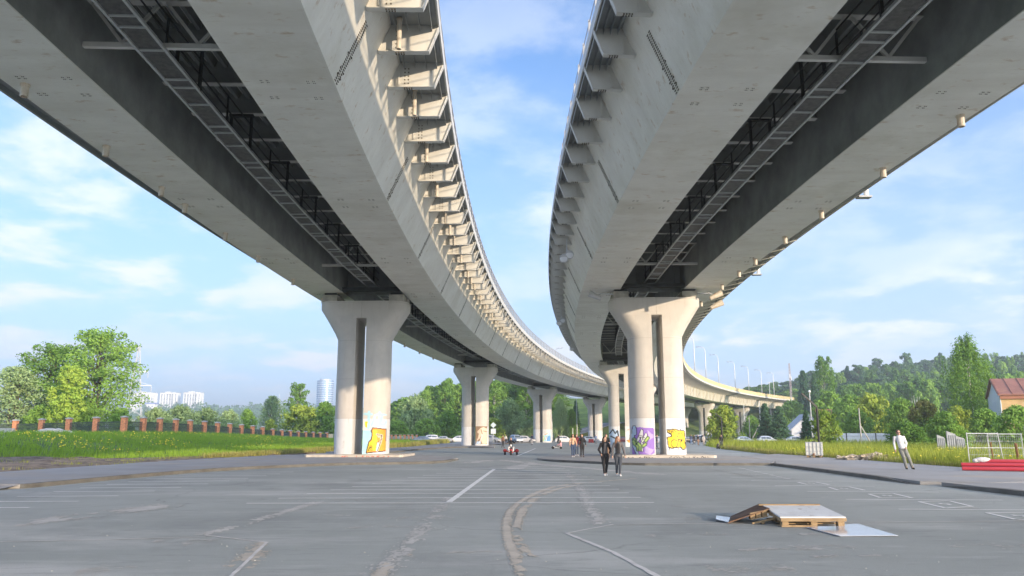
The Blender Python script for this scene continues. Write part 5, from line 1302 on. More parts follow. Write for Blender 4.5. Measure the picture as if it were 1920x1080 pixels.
slab("top_board", [(fL, 0, zf_), (fR, 0, zf_), (tR, dpt, zr), (tL, dpt, zr)], .025, M['ply'], ramp)
b = MB(); b.bar((fL, -.01, zf_ - .03), (fR, -.01, zf_ - .03), .05, .06); b.bar((fL, -.01, .02), (RX(1530), -.01, .02), .09, .03); b.bar((tL - .08, dpt + .02, zr + .03), (tR - .02, dpt + .02, zr + .03), .10, .03); b.bar((fL + .01, 0, zf_ - .03), (tL + .01, dpt, zr - .03), .04, .06, mi=0); b.build("edge_planks", M['wood'], ramp)
for px_ in (1473, 1527, 1578):
    b = MB(); b.box((RX(px_), .06, .085), (.12, .13, .13)); b.build("pallet_block", M['wood'], ramp)
b = MB()
for k in range(4): b.bar((fL + .1, .3 + .28*k, .04), (fR - .1, .3 + .28*k, .04), .10, .03); b.bar((fL - .05, .25 + .24*k, .15 + .024*k), (fR - .2, .25 + .24*k, .15 + .024*k), .10, .02)
b.build("lower_planks", M['wood'], ramp)
slab("rear_board", [(RX(1368, 1.0), .75, .012), (RX(1470, 1.6), 1.6, .012), (tR - .2, dpt + .06, zr), (tL - .04, dpt + .0, zr)][:0] or [(RX(1366, .55), .55, .01), (RX(1366, 1.6) + .1, 1.75, .01), (tL + .0, dpt + .35, zr - .01), (tL - .02, dpt * .55, zr - .01)], .02, M['darkwood'], ramp)
slab("lead_sheet", [(RX(1342, .9), .85, .055), (RX(1345, 1.5), 1.55, .055), (RX(1372, 1.5), 1.6, .012), (RX(1370, .6), .6, .012)], .008, M['plastic_sheet'], ramp)
pal = MB(); px0 = RX(1403, .8); 
for k in range(3): pal.box((px0 + .06 + .12*k, .72, .13 + .025*k), (.095, .14, .11), mi=0)
pal.bar((px0 - .0, .64, .19), (px0 + .36, .64, .262), .04, .02); pal.bar((px0 - .0, .64, .075), (px0 + .36, .64, .14), .04, .02); pal.bar((px0 - .02, .45, .02), (px0 + .48, .45, .12), .04, .03); pal.box((px0 + .2, .5, .03), (.06, .1, .05))
pal.build("leaning_pallet", M['wood'], ramp)
c = [G(1513, 990.5), G(1575, 1007), G(1684, 1006), G(1608, 983.5)]
b = MB(); b.loft([[(p[0], p[1], .012) for p in c], [(p[0], p[1], .020) for p in c]]); tag(b.build("plastic_sheet", M['plastic_sheet']), "glossy pale sheet lying on the asphalt in front of the pallet ramp", "sheet")
# water tank in its cage
X, Y = G(1528, 861); t = thing("water_tank", "white plastic water tank in a wire cage on a pallet", "water tank", (X, Y, KZ), -.45); w_ = 1.02
b = MB(); 
for z in (.16, .20, 1.08, 1.12): pass
b.loft([[(sx*(w_/2 - i_), sy*(w_/2 - i_), z) for sx, sy in ((-1, -1), (1, -1), (1, 1), (-1, 1))] for z, i_ in ((.15, .05), (.19, .01), (1.02, .01), (1.08, .06))]); b.build("tank", mat("milky_plastic", (.70, .71, .68), .5, .06, 2.0), t)
b = MB()
for q in range(5):
    u = -w_/2 + w_*q/4
    for s_ in (-1, 1): b.bar((u, s_*(w_/2 + .02), .14), (u, s_*(w_/2 + .02), 1.08), .03); b.bar((s_*(w_/2 + .02), u, .14), (s_*(w_/2 + .02), u, 1.08), .03)
for z in (.16, .45, .75, 1.07):
    for s_ in (-1, 1): b.bar((-w_/2, s_*(w_/2 + .03), z), (w_/2, s_*(w_/2 + .03), z), .03); b.bar((s_*(w_/2 + .03), -w_/2, z), (s_*(w_/2 + .03), w_/2, z), .03)
b.build("wire_cage", M['galv'], t); b = MB(); [b.box((x, 0, .06), (.16, 1.0, .12)) for x in (-.42, 0, .42)]; b.box((0, 0, .13), (1.05, 1.05, .03)); b.build("pallet", M['wood'], t); b = MB(); b.tube([(0, -.52, .22), (0, -.62, .22)], .08, 10); b.build("outlet_cap", flat("cap_brown", (.25, .13, .08)), t); b = MB(); b.sphere((0, 0, 1.1), (.14, .14, .05), 10, 6); b.build("lid", M['black'], t)
# rubble along the edge of the meadow
b = MB(); rr = random.Random(9); M['rubble'] = mat("broken_concrete_and_boards", (.45, .36, .26), .9, .3, 3.0, bump=.4, col2=(.62, .54, .42))
for k in range(95):
    f = rr.random(); X, Y = G(1583 + 105*f, 865.5 + 1.6*f, .0); R_ = Matrix.Rotation(rr.uniform(-.4, .4), 3, 'X') @ Matrix.Rotation(rr.uniform(0, 3.1), 3, 'Z') @ Matrix.Rotation(rr.uniform(-.3, .3), 3, 'Y')
    b.box((X + rr.uniform(-.3, .3), Y + rr.uniform(-.4, .9), .12 + rr.random()*.28*(1 - abs(f - .5))), (rr.uniform(.25, 1.1), rr.uniform(.15, .5), rr.uniform(.05, .16)), R=R_)
tag(b.build("rubble_pile", M['rubble']), "heap of broken boards and rubble left of the man in white", "rubble")
# red pipes
M['redpipe'] = mat("red_plastic_pipe", (.46, .04, .06), .35, .06, 1.0)
def rpipe(p, q, r_, lab):
    a, c = Vector(p), Vector(q); mid = (a + c)/2; rt = thing("plastic_pipe", lab, "pipe", (mid.x, mid.y, p[2] - r_), 0, "red plastic pipes"); b = MB(); o = Vector((mid.x, mid.y, p[2] - r_)); d = (c - a).normalized()
    n = 16; u = Vector((-d.y, d.x, 0)).normalized(); v_ = d.cross(u)
    ring = lambda P, rr_: [P - o + (u*math.cos(2*math.pi*k/n) + v_*math.sin(2*math.pi*k/n))*rr_ for k in range(n)]
    b.loft([ring(a + d*.5, r_*.86), ring(a, r_*.86), ring(a, r_), ring(c, r_)], cap=False); b.build("pipe_wall", M['redpipe'], rt, smooth=True, auto=40); b = MB(); b.add(ring(a + d*.4, r_*.87), [tuple(range(n))]); b.build("pipe_bore", M['black'], rt); return rt
g0 = G(1805, 888); g1 = G(1940, 898.5)
rpipe((g0[0], g0[1], KZ + .09), (g0[0] + 6.5, g0[1] - 2.6, KZ + .09), .09, "front red pipe lying on the pavement, longest to the left"); rpipe((g0[0] + .10, g0[1] + .22, KZ + .26), (g0[0] + 6.6, g0[1] - 2.35, KZ + .26), .085, "middle red pipe resting just above and behind the front one")
pp = rpipe((g0[0] + 1.15, g0[1] + .55, KZ + .40), (g0[0] + 7.5, g0[1] - 1.9, KZ + .40), .095, "rear red pipe whose end is wrapped in clear film"); b = MB(); d_ = Vector((-3.17, 1.22, .12)); R_ = Matrix.Rotation(-.37, 3, 'Z'); b.sphere(d_ + Vector((.12, -.04, .03)), (.34, .135, .13), 14, 9, R=R_); b.sphere(d_ + Vector((-.16, .06, .0)), (.13, .10, .09), 10, 7, R=R_); b.build("film_wrap", mat("clear_film", (.72, .70, .72), .25, .15, 8.0), pp)
rpipe((g0[0] + 1.3, g0[1] + .75, KZ + .09), (g0[0] + 7.6, g0[1] - 1.7, KZ + .09), .09, "lowest rear red pipe, behind the front pair")
# site fence panels
def panel(p, q, H_, lab, tilt=0.0, lean=0.0, mesh_to=.42):
    a, c = Vector(p), Vector(q); rt = thing("site_fence_panel", lab, "fence panel", a, math.atan2(c.y - a.y, c.x - a.x), "wire site fence panels"); L = (c - a).length; b = MB()
    for x, ln in ((0, 0), (L, lean)): b.tube([(x, 0, 0), (x + ln, 0, H_ + (tilt if x == 0 else 0))], .024, 8)
    b.tube([(0, 0, H_ + tilt - .05), (L + lean, 0, H_ - .05)], .025, 6); b.tube([(0, 0, H_*.55), (L + lean*.5, 0, H_*.55)], .02, 6); b.build("frame", M['galv'], rt)
    b = MB(); n = int(L/.10)
    for k in range(n): x = L*(k + .5)/n; b.tube([(x, .01, .12), (x + lean*.9*k/n, .01, H_ - .08)], .0065, 4)
    for z in (.3, H_*.35, H_*.75, H_*.9): b.tube([(0, .01, z), (L, .01, z)], .006, 4)
    b.build("wire_mesh", M['galv'], rt); b = MB(); [b.box((x, 0, .05), (.2, .55, .12)) for x in (0, L)]; b.build("foot", M['cap'], rt)
pa = G(1819, 880); dY = pa[1]
panel((pa[0], dY, .12), (pa[0] + 2.05, dY + .4, .12), HT(811, dY) - .12, "wire site fence panel on the left with a leaning post", 0, -.25)
panel((pa[0] + 1.6, dY + .9, .12), (pa[0] + 3.4, dY + .9, .12), HT(812, dY) - .12, "middle wire site fence panel behind the rusty posts"); panel((pa[0] + 2.9, dY - .2, .12), (pa[0] + 5.2, dY - .4, .12), HT(803, dY) - .12, "taller tilted wire site fence panel at the right edge", .1)
for k, (dx, H_, l_) in enumerate(((1.45, 1.35, "thin rusty post inside the site fence"), (2.75, 1.3, "thick rusty post between the site fence panels"))):
    b = MB(); b.tube([(0, 0, 0), (-.08, 0, H_)], .035 + .03*k, 6); b.box((-.08, 0, H_), (.09 + .05*k, .09, .03)); tag(b.build("rusty_post", flat("rust", (.22, .11, .05)), loc=(pa[0] + dx, dY + .3, 0)), l_, "post")
# clutter at the left
X, Y = G(4, 850); b = MB(); [b.box((0, 0, .12 + .09*k), (1.6, .8, .06), rz=.1*k) for k in range(6)]; tag(b.build("sheet_stack", M['galv'], loc=(X, Y, hgt(X, Y))), "stack of pale metal sheets in the grass at the left edge", "metal sheets")
X, Y = G(52, 846); b = MB(); b.sphere((0, 0, 0), (1.9, 1.2, .75), 16, 8); b.sphere((1.5, .2, -.1), (1.2, .9, .6), 14, 8)
b.v = [(v[0] + .12*mnoise.noise(Vector(v)*2.1), v[1], v[2] + .14*mnoise.noise(Vector(v)*2.7)) for v in b.v]; tag(b.build("sand_heap", M['sand'], smooth=True, loc=(X, Y + 4, hgt(X, Y + 4))), "heap of pale sand in the grass on the left", "sand heap")
X, Y = G(1108, 829.5); t = thing("barrier_block", "red plastic road barrier in front of the white cars", "barrier", (D(1108, 178), 178, 0)); b = MB(); b.loft([[(-.62, -.25, 0), (.62, -.25, 0), (.62, .25, 0), (-.62, .25, 0)], [(-.55, -.12, .45), (.55, -.12, .45), (.55, .12, .45), (-.55, .12, .45)], [(-.55, -.1, .8), (.55, -.1, .8), (.55, .1, .8), (-.55, .1, .8)]]); b.build("shell", M['red'], t); b = MB(); b.box((0, -.26, .12), (.5, .06, .12)); b.build("fork_slot", M['black'], t)

# ------------------------------------------------------------------ cars
PROF = dict(
 hatch=[(-2.0, .35, .62, 0), (-1.95, .30, .80, .02), (-1.72, .26, .92, .06), (-1.35, .22, .95, .50), (-.6, .2, .95, .56), (.1, .2, .94, .54), (.55, .2, .92, .40), (1.15, .22, .88, .02), (1.75, .26, .78, 0), (2.02, .34, .60, 0)],
 sedan=[(-2.25, .36, .68, 0), (-2.18, .30, .88, 0), (-1.55, .24, .94, .03), (-1.0, .22, .95, .42), (-.4, .2, .94, .48), (.25, .2, .93, .46), (.65, .2, .91, .34), (1.2, .22, .88, .02), (1.95, .26, .76, 0), (2.25, .34, .58, 0)],
 suv=[(-2.2, .42, .75, 0), (-2.15, .36, .98, .06), (-1.95, .32, 1.08, .50), (-1.4, .3, 1.10, .60), (-.5, .28, 1.10, .63), (.2, .28, 1.09, .60), (.6, .28, 1.07, .46), (1.1, .3, 1.04, .03), (1.9, .34, .95, 0), (2.2, .42, .72, 0)])
CARM = {}
def carpaint(n, c):
    if n not in CARM:
        m = mat("car_paint_" + n, c, .28, .03, 1.0); m.node_tree.nodes["Principled BSDF"].inputs["Coat Weight"].default_value = .6; CARM[n] = m
    return CARM[n]
M['rim'] = mat("wheel_rim", (.45, .46, .48), .3, .1, 3.0, metal=.8); M['hl'] = mat("headlight_lens", (.70, .72, .74), .1, .05, 2.0); M['tl'] = mat("tail_light_lens", (.45, .03, .02), .2, .1, 2.0)
def car(kind, paint, loc, rz, lab, group="parked cars"):
    rt = thing("parked_car", lab, "car", loc, rz, group); P = PROF[kind]; wd = .88; b = MB(); R_ = []
    def ring(x, zb, belt, rh):
        e = 1 - .10 * max(0, abs(x) - 1.4); w_ = wd*e; tw = w_*(.78 if rh > .2 else .9)
        return [(x, -w_*.9, zb), (x, -w_, zb + .22), (x, -w_, belt - .08), (x, -w_*.96, belt), (x, -tw, belt + rh*.85 + .01), (x, -tw*.82, belt + rh + .02), (x, tw*.82, belt + rh + .02), (x, tw, belt + rh*.85 + .01), (x, w_*.96, belt), (x, w_, belt - .08), (x, w_, zb + .22), (x, w_*.9, zb)]
    b.loft([ring(*p) for p in P]); b.build("body", carpaint(*paint), rt, smooth=True, auto=35)
    top = [p for p in P if p[3] > .3]; xs = [p[0] for p in top]; xa, xb = xs[0], xs[-1]
    for s_ in (-1, 1):
        g_ = MB()
        for (u0, u1) in ((.02, .46), (.50, .98)):
            def at(u): 
                x = xa + (xb - xa)*u; i = max(i for i in range(len(top)) if top[i][0] <= x + 1e-6); j = min(i + 1, len(top)-1); q = 0 if i == j else (x - top[i][0])/(top[j][0] - top[i][0]); return x, top[i][2] + (top[j][2]-top[i][2])*q, top[i][3] + (top[j][3]-top[i][3])*q
            L = []
            for k in range(4):
                x, be, rh = at(u0 + (u1 - u0)*k/3); yb = s_*(wd*.96 + (wd*.78 - wd*.96)*.12 + .012); yt = s_*(wd*.96 + (wd*.78 - wd*.96)*.84 + .012); L.append(((x, yb, be + .12*rh*.85), (x, yt, be + .84*rh*.85)))
            g_.add([p for q in L for p in q], [(2*k, 2*k+2, 2*k+3, 2*k+1) for k in range(3)])
        g_.build("side_window", M['glassb'], rt)
    for (i, j, nm) in ((P.index(top[-1]), P.index(top[-1]) + 1, "windscreen"), (P.index(top[0]), P.index(top[0]) - 1, "rear_window")):
        a, c = P[i], P[j]; g_ = MB(); n_ = .02 if nm == "windscreen" else -.02
        f0, f1 = .08, .90; L = []
        for f in (f0, f1):
            x = a[0] + (c[0]-a[0])*f; z = (a[2] + a[3]) + ((c[2] + c[3]) - (a[2] + a[3]))*f; hw = wd*(.62 + .12*f); L.append(((x + n_, -hw, z + .035), (x + n_, hw, z + .035)))
        g_.add([L[0][0], L[0][1], L[1][1], L[1][0]], [(0, 1, 2, 3)]); g_.build(nm, M['glassb'], rt)
    wr_ = .33 if kind != 'suv' else .38
    for x in (-1.28, 1.32):
        for s_ in (-1, 1):
            ty = MB(); ty.tube([(x, s_*.70, wr_), (x, s_*.905, wr_)], wr_, 16); o = ty.build("wheel", M['tyre'], rt); rm_ = MB(); rm_.tube([(x, s_*.88, wr_), (x, s_*.92, wr_)], wr_*.62, 12); rm_.build("rim", M['rim'], o)
    for s_ in (-1, 1):
        h_ = MB(); h_.sphere((P[-1][0] - .10, s_*.58, P[-1][2] + .04), (.12, .2, .08), 8, 6); h_.build("headlight", M['hl'], rt); h_ = MB(); h_.sphere((P[0][0] + .07, s_*.62, P[1][2] - .08), (.07, .14, .12), 8, 6); h_.build("tail_light", M['tl'], rt)
    pl = MB(); pl.box((P[-1][0] + .01, 0, .42), (.02, .5, .11)); pl.build("number_plate", M['whitewall'], rt); return rt
WH, SV, DK, BL, MA, BG = ("white", (.72, .73, .75)), ("silver", (.42, .45, .49)), ("black", (.02, .022, .028)), ("grey_blue", (.13, .17, .24)), ("maroon", (.16, .02, .035)), ("pale_blue", (.46, .54, .66))
def C_(kind, paint, px_, Y, rz, lab): car(kind, paint, (D(px_, Y), Y, max(0.0, hgt(D(px_, Y), Y)) + .0), rz, lab)
C_('sedan', BL, 790, 172, 3.0, "dark blue grey car at the right end of the low brick fence"); C_('suv', WH, 805, 184, 3.05, "white car partly hidden behind the dark blue grey one"); C_('sedan', SV, 829, 180, 3.1, "silver saloon left of the second left pier"); C_('hatch', WH, 859, 182, 3.1, "white car cut off by the second left pier"); C_('suv', SV, 921, 172, -.5, "silver car facing the road, by the person in the yellow vest")
C_('suv', BG, 968, 176, -1.2, "pale blue car standing behind the rider on the red trike"); C_('hatch', WH, 986, 182, -.3, "white car at the foot of the climbing road"); C_('hatch', WH, 1058, 172, 0, "white hatchback behind the three walking friends"); C_('sedan', WH, 1105, 186, .1, "white saloon behind the red barrier"); C_('sedan', DK, 1090, 196, .1, "dark car behind the white saloon")
C_('hatch', WH, 1155, 300, .4, "small white car driving on the climbing road, seen in the pier slot"); C_('sedan', MA, 1168, 176, .2, "maroon car between the legs of the second right pier"); C_('sedan', WH, 1233, 168, .2, "white car seen through the slot of the nearest right pier")
C_('sedan', DK, 1287, 174, .3, "dark car at the right of the nearest right pier"); C_('suv', WH, 1312, 185, -1.45, "white car facing the camera behind the strolling group"); C_('suv', DK, 1332, 180, .1, "black off road car beside the white one that faces the camera")
C_('sedan', BG, 1394, 150, 0, "pale blue car under the bushy tree with yellow patches"); C_('hatch', WH, 1438, 150, 0, "white hatchback in front of the dark spruces"); C_('sedan', WH, 1491, 152, 0, "white saloon in front of the gabled house")

# ------------------------------------------------------------------ people
SKIN = mat("skin", (.58, .36, .26), .55, .06, 4.0); CL = {}
def cloth(c):
    k = tuple(c)
    if k not in CL: CL[k] = mat("cloth", c, .85, .18, 9.0, bump=.3, bscale=40)
    return CL[k]
def fuse(name, mb, m, parent, vox, smooth_it=2):
    me = bpy.data.meshes.new("t"); me.from_pydata(mb.v, [], mb.f); o = bpy.data.objects.new("t", me); COL.objects.link(o)
    md = o.modifiers.new("r", 'REMESH'); md.mode = 'VOXEL'; md.voxel_size = vox
    sm = o.modifiers.new("s", 'SMOOTH'); sm.iterations = smooth_it; sm.factor = .5
    dg = bpy.context.evaluated_depsgraph_get(); me2 = bpy.data.meshes.new_from_object(o.evaluated_get(dg)); bpy.data.objects.remove(o); bpy.data.meshes.remove(me)
    me2.materials.clear(); me2.materials.append(m); me2.polygons.foreach_set("use_smooth", [True]*len(me2.polygons)); me2.name = name
    o = bpy.data.objects.new(name, me2); COL.objects.link(o); o.parent = parent; return o
def limb(mb, pts, rs_, n=9, skip=0):
    P = [Vector(p) for p in pts]; mb.tube(P, list(rs_), n)
    for p, r_ in list(zip(P, rs_))[skip:]: mb.sphere(p, r_*.98, n, 7)
def hand(mb, w, d, side, vox, curl=.5):
    """palm, four unequal bent fingers and a thumb from the side of the palm"""
    d = Vector(d).normalized(); w = Vector(w); fw = Vector((0, -1, 0)); fw = (fw - d*fw.dot(d)).normalized(); s_ = d.cross(fw)
    mb.tube([w, w + d*.045, w + d*.095], [.024, .034, .030], 8)
    for k, L in enumerate((.070, .080, .074, .056)):
        b0 = w + d*.090 + fw*(.028 - .019*k); b1 = b0 + d*L*.55 - s_*side*.008*curl; b2 = b1 + d*L*.42 - s_*side*.026*curl
        mb.tube([b0 - d*.02, b0, b1, b2], [.0095, .0095, .0085, .007], 6)
    t0 = w + d*.03 + fw*.026; mb.tube([t0, t0 + d*.03 + fw*.026, t0 + d*.058 + fw*.030], [.013, .011, .008], 6)
def person(lab, X, Y, rz, h=1.68, z=0.0, top=(.03, .03, .035), legs=(.03, .03, .035), shoe=(.7, .7, .7), hair=(.03, .02, .015), hairlen=.0, pose=None, vox=.016, female=True, inner=None, sleeve='long', group=None, head_turn=0.0, glasses=False, jacket_open=False, detail=False, hairw=1.0):
    s_ = h/1.70; rt = thing("person", lab, "person", (X, Y, z), rz, group, s_)
    J = dict(pel=(0, 0, .93), spine=(0, .01, 1.18), chest=(0, .0, 1.36), neck=(0, .01, 1.475), head=(0, -.015, 1.595),
             shL=(-.175, .01, 1.40), shR=(.175, .01, 1.40), elL=(-.235, .03, 1.13), elR=(.235, .03, 1.13), haL=(-.24, -.06, .90), haR=(.24, -.06, .90),
             hiL=(-.09, 0, .90), hiR=(.09, 0, .90), knL=(-.10, -.03, .50), knR=(.10, .02, .50), anL=(-.10, -.02, .09), anR=(.10, .10, .10), toL=(-.11, -.17, .035), toR=(.11, -.05, .03))
    if pose: J.update(pose)
    V = {k: Vector(v) for k, v in J.items()}; sw = .92 if female else 1.08
    V['shL'].x = V['pel'].x*0 + V['shL'].x*sw; V['shR'].x *= sw
    b = MB(); hd = V['head']; Rh = Matrix.Rotation(head_turn, 3, 'Z')
    limb(b, [V['pel'], V['spine'], V['chest']], [.118, .105, .125]); limb(b, [V['chest'], V['neck'], hd - Vector((0, 0, .05))], [.085, .052, .055])
    b.sphere(hd + Vector((0, 0, .02)), (.078, .097, .108), 14, 10, R=Rh); b.sphere(hd + Rh @ Vector((0, -.022, -.05)), (.058, .07, .062), 12, 8, R=Rh)
    b.tube([hd + Rh @ Vector((0, -.090, .03)), hd + Rh @ Vector((0, -.118, -.018)), hd + Rh @ Vector((0, -.092, -.026))], [.010, .016, .010], 6)
    for q in (-1, 1): b.sphere(hd + Rh @ Vector((q*.082, .01, .0)), (.014, .026, .034), 8, 6, R=Rh)
    b.sphere(hd + Rh @ Vector((0, -.090, -.058)), (.024, .012, .010), 8, 6, R=Rh)
    for q in ('L', 'R'):
        limb(b, [V['chest'] + (V['sh'+q] - V['chest'])*.5, V['sh'+q], V['el'+q], V['ha'+q]], [.06, .052, .040, .027]); limb(b, [V['hi'+q], V['kn'+q], V['an'+q]], [.078, .052, .036]); limb(b, [V['an'+q], V['to'+q]], [.036, .034])
        d = V['ha'+q] - V['el'+q]; hand(b, V['ha'+q], d + Vector((0, 0, -.06)), 1 if q == 'R' else -1, vox)
    fuse("body", b, SKIN, rt, vox, 1)
    if vox < .02:
        e = MB()
        for q in (-1, 1): e.sphere(hd + Rh @ Vector((q*.033, -.086, .018)), (.015, .009, .008), 8, 6, R=Rh)
        if glasses:
            for q in (-1, 1): e.sphere(hd + Rh @ Vector((q*.035, -.098, .018)), (.033, .014, .024), 10, 6, R=Rh)
            e.bar(hd + Rh @ Vector((-.085, .0, .025)), hd + Rh @ Vector((-.06, -.09, .025)), .008); e.bar(hd + Rh @ Vector((.085, .0, .025)), hd + Rh @ Vector((.06, -.09, .025)), .008)
        e.build("sunglasses" if glasses else "eyes", M['black'], rt); e = MB(); e.sphere(hd + Rh @ Vector((0, -.100, -.058)), (.022, .006, .007), 8, 6, R=Rh); e.build("lips", flat("lips", (.42, .16, .14)), rt)
    # garments
    g_ = MB(); k = .95 if female else 1.05
    hem = V['pel'] + Vector((0, 0, -.02 if not jacket_open else -.08))
    limb(g_, [hem, V['spine'], V['chest'], V['chest'] + (V['neck'] - V['chest'])*.55], [.140*k, .130*k, .152*k, .10], 12, 1)
    for q in ('L', 'R'):
        e_ = V['ha'+q] - (V['ha'+q] - V['el'+q]).normalized()*.02
        g_r = [.080*k, .070, .056, .045]; pts = [V['chest'] + (V['sh'+q] - V['chest'])*.55 + Vector((0, 0, .0)), V['sh'+q], V['el'+q], e_]
        if sleeve == 'short': pts = pts[:2] + [V['sh'+q].lerp(V['el'+q], .62)]; g_r = [.085*k, .078, .066]
        limb(g_, pts, g_r)
    fuse("jacket" if jacket_open else "top", g_, cloth(top), rt, max(vox, .012))
    if inner:
        i_ = MB(); i_.loft([[V['chest'] + Vector((x, y - .0, z)) for x, y in ((-wx, -.135), (-wx*.5, -.158), (wx*.5, -.158), (wx, -.135), (wx, -.10), (-wx, -.10))] for z, wx in ((.07, .05), (.0, .065), (-.18, .075), (-.38, .085))]); i_.build("shirt", cloth(inner), rt)
    l_ = MB(); limb(l_, [V['pel'] + Vector((0, 0, .06)), V['pel'] + Vector((0, 0, -.03))], [.130, .136])
    for q in ('L', 'R'): limb(l_, [V['pel'].lerp(V['hi'+q], .8), V['hi'+q] + Vector((0, 0, -.06)), V['kn'+q], V['an'+q].lerp(V['kn'+q], .06)], [.112, .104, .068 if female else .078, .050 if female else .066])
    fuse("trousers", l_, cloth(legs), rt, max(vox, .012))
    for q in ('L', 'R'):
        f_ = MB(); a, t_ = V['an'+q], V['to'+q]; d = (t_ - a); d.z = 0; d = d.normalized() if d.length > .01 else Vector((0, -1, 0)); so_l = min(a.z, t_.z) 
        limb(f_, [a + Vector((0, 0, .0)), a - d*.035 + Vector((0, 0, -.045)), t_ + Vector((0, 0, .012)), t_ + d*.045 + Vector((0, 0, .004))], [.050, .044, .044, .036]); fuse("shoe", f_, cloth(shoe), rt, max(vox, .012), 1)
    # hair
    hr = MB(); c = hd + Vector((0, 0, .035)); hr.sphere(hd + Rh @ Vector((0, .022, .045)), (.088*hairw, .098, .098), 14, 10, R=Rh)
    if hairlen:
        for q in (-1, 0, 1): limb(hr, [hd + Rh @ Vector((q*.066*hairw, .045 - .02*abs(q), .03)), hd + Rh @ Vector((q*.088*hairw, .05 - .025*abs(q), -.10)), hd + Rh @ Vector((q*.092*hairw, .06 - .07*abs(q), -hairlen))], [.048, .052, .030])
    fuse("hair", hr, cloth(hair), rt, max(vox, .013), 2)
    return rt
bk = (.022, .022, .026); wh = (.72, .72, .72); jean = (.045, .075, .15)
X, Y = G(1135, 892)
walkA = dict(knL=(-.08, -.10, .50), anL=(-.06, -.12, .09), toL=(-.07, -.27, .035), knR=(.08, .0, .50), anR=(.07, .18, .12), toR=(.08, .05, .03), haL=(-.20, -.12, .97), elL=(-.27, .06, 1.14), haR=(.20, -.12, .97), elR=(.27, .06, 1.14))
person("girl with long dark hair in an open black jacket, hands in her pockets", X, Y, .05, 1.64, 0, bk, bk, wh, (.025, .017, .013), .36, walkA, .010, True, (.075, .075, .085), jacket_open=True, head_turn=.35, group="two girls walking side by side")
X, Y = G(1160, 893)
walkB = dict(knL=(-.07, .0, .50), anL=(-.07, .15, .12), toL=(-.08, .02, .03), knR=(.07, -.09, .50), anR=(.05, -.10, .09), toR=(.06, -.25, .035), elL=(-.25, .03, 1.13), haL=(-.26, -.06, .88), elR=(.25, .05, 1.14), haR=(.30, .0, .89))
person("girl with long light brown hair in a grey bomber jacket and dark jeans", X, Y, -.05, 1.66, 0, (.13, .125, .135), (.055, .065, .085), wh, (.22, .11, .06), .34, walkB, .010, True, bk, jacket_open=True, head_turn=.5, hairw=1.1, group="two girls walking side by side")
X, Y = G(1141, 868); person("boy in a black short sleeved shirt behind the two girls", X, Y + 1, -.5, 1.62, KZ, bk, (.20, .13, .09), (.3, .3, .3), (.09, .06, .04), 0, dict(haL=(-.12, -.26, 1.10), haR=(.20, -.24, 1.02), elL=(-.25, -.02, 1.12)), .014, False, sleeve='short', head_turn=.4)
for px_, py_, lab, top, lg, sh, hl in ((1074.5, 861, "girl in a peach cropped top and blue jeans, left of three friends", (.62, .40, .26), jean, wh, .30), (1081.5, 858.5, "girl in a burgundy jacket behind her friend in the peach top", (.16, .025, .035), (.06, .085, .14), wh, .22), (1091.5, 861, "girl all in black walking on the right of three friends", bk, bk, bk, .20)):
    X, Y = G(px_, py_); k = int(px_) % 2
    person(lab, X, Y, .1, 1.62, KZ, top, lg, sh, (.035, .022, .016), hl, dict(knL=(-.08, -.08, .5), anL=(-.08, -.10 + .14*k, .10), toL=(-.09, -.24 + .14*k, .035), anR=(.08, .14 - .2*k, .11), toR=(.09, .0 - .2*k, .03), haR=(.27, -.10, .92), elR=(.25, .03, 1.14)), .015, group="three friends walking together")
X, Y = 18.55, 38.2
man = person("man in a white long sleeved shirt, grey trousers and dark sunglasses, leaning sideways", X + .08, Y, -.25, 1.80, KZ, (.70, .72, .76), (.21, .22, .21), (.05, .05, .03), (.16, .09, .05), 0,
    dict(pel=(-.09, 0, .93), spine=(-.16, .0, 1.17), chest=(-.19, .0, 1.36), neck=(-.20, .0, 1.475), head=(-.22, -.015, 1.595), shL=(-.365, .01, 1.39), shR=(-.015, .01, 1.41), elL=(-.42, .04, 1.12), haL=(-.40, -.02, .87), elR=(.09, .06, 1.15), haR=(.03, -.08, .98), hiL=(-.17, 0, .90), hiR=(.0, 0, .90), knL=(-.08, -.05, .50), knR=(.12, -.04, .50), anL=(.0, .02, .10), anR=(.25, .03, .10), toL=(-.01, -.15, .035), toR=(.27, -.13, .035)), .010, False, None, 'long', None, .15, True)
for q, cx_ in ((0, .0), (1, .25)): pass
# rider on the red trike
X, Y = G(958, 853); tr = thing("ride_on_trike", "red three wheeled scooter with wide rear mudguards", "trike", (X, Y, 0))
for x, y, r_ in ((0, -.55, .20), (-.52, .35, .20), (.52, .35, .20)):
    b = MB(); b.tube([(x - .085, y, r_), (x + .085, y, r_)], r_, 16); o = b.build("wheel", M['tyre'], tr); b = MB(); b.tube([(x - .09, y, r_), (x + .09, y, r_)], r_*.5, 10); b.build("rim", M['rim'], o)
for x in (-.52, .52): b = MB(); b.sphere((x, .32, .36), (.19, .36, .16), 12, 8); b.build("mudguard", M['red'], tr)
b = MB(); b.box((0, .0, .22), (.34, .95, .08)); b.box((0, .35, .30), (.9, .25, .10)); b.sphere((0, -.52, .42), (.13, .26, .10), 10, 7); b.build("deck_frame", M['red'], tr)
b = MB(); b.tube([(0, -.5, .35), (0, -.36, 1.0)], .045, 8); b.bar((-.34, -.34, 1.02), (.34, -.34, 1.02), .045); b.build("handlebar", M['black'], tr); b = MB(); b.box((0, .38, .58), (.36, .40, .12)); b.tube([(0, .38, .34), (0, .38, .55)], .05, 6); b.build("seat", M['black'], tr); b = MB(); b.sphere((0, -.47, .82), (.09, .06, .1), 10, 7); b.build("headlight", M['whitewall'], tr)
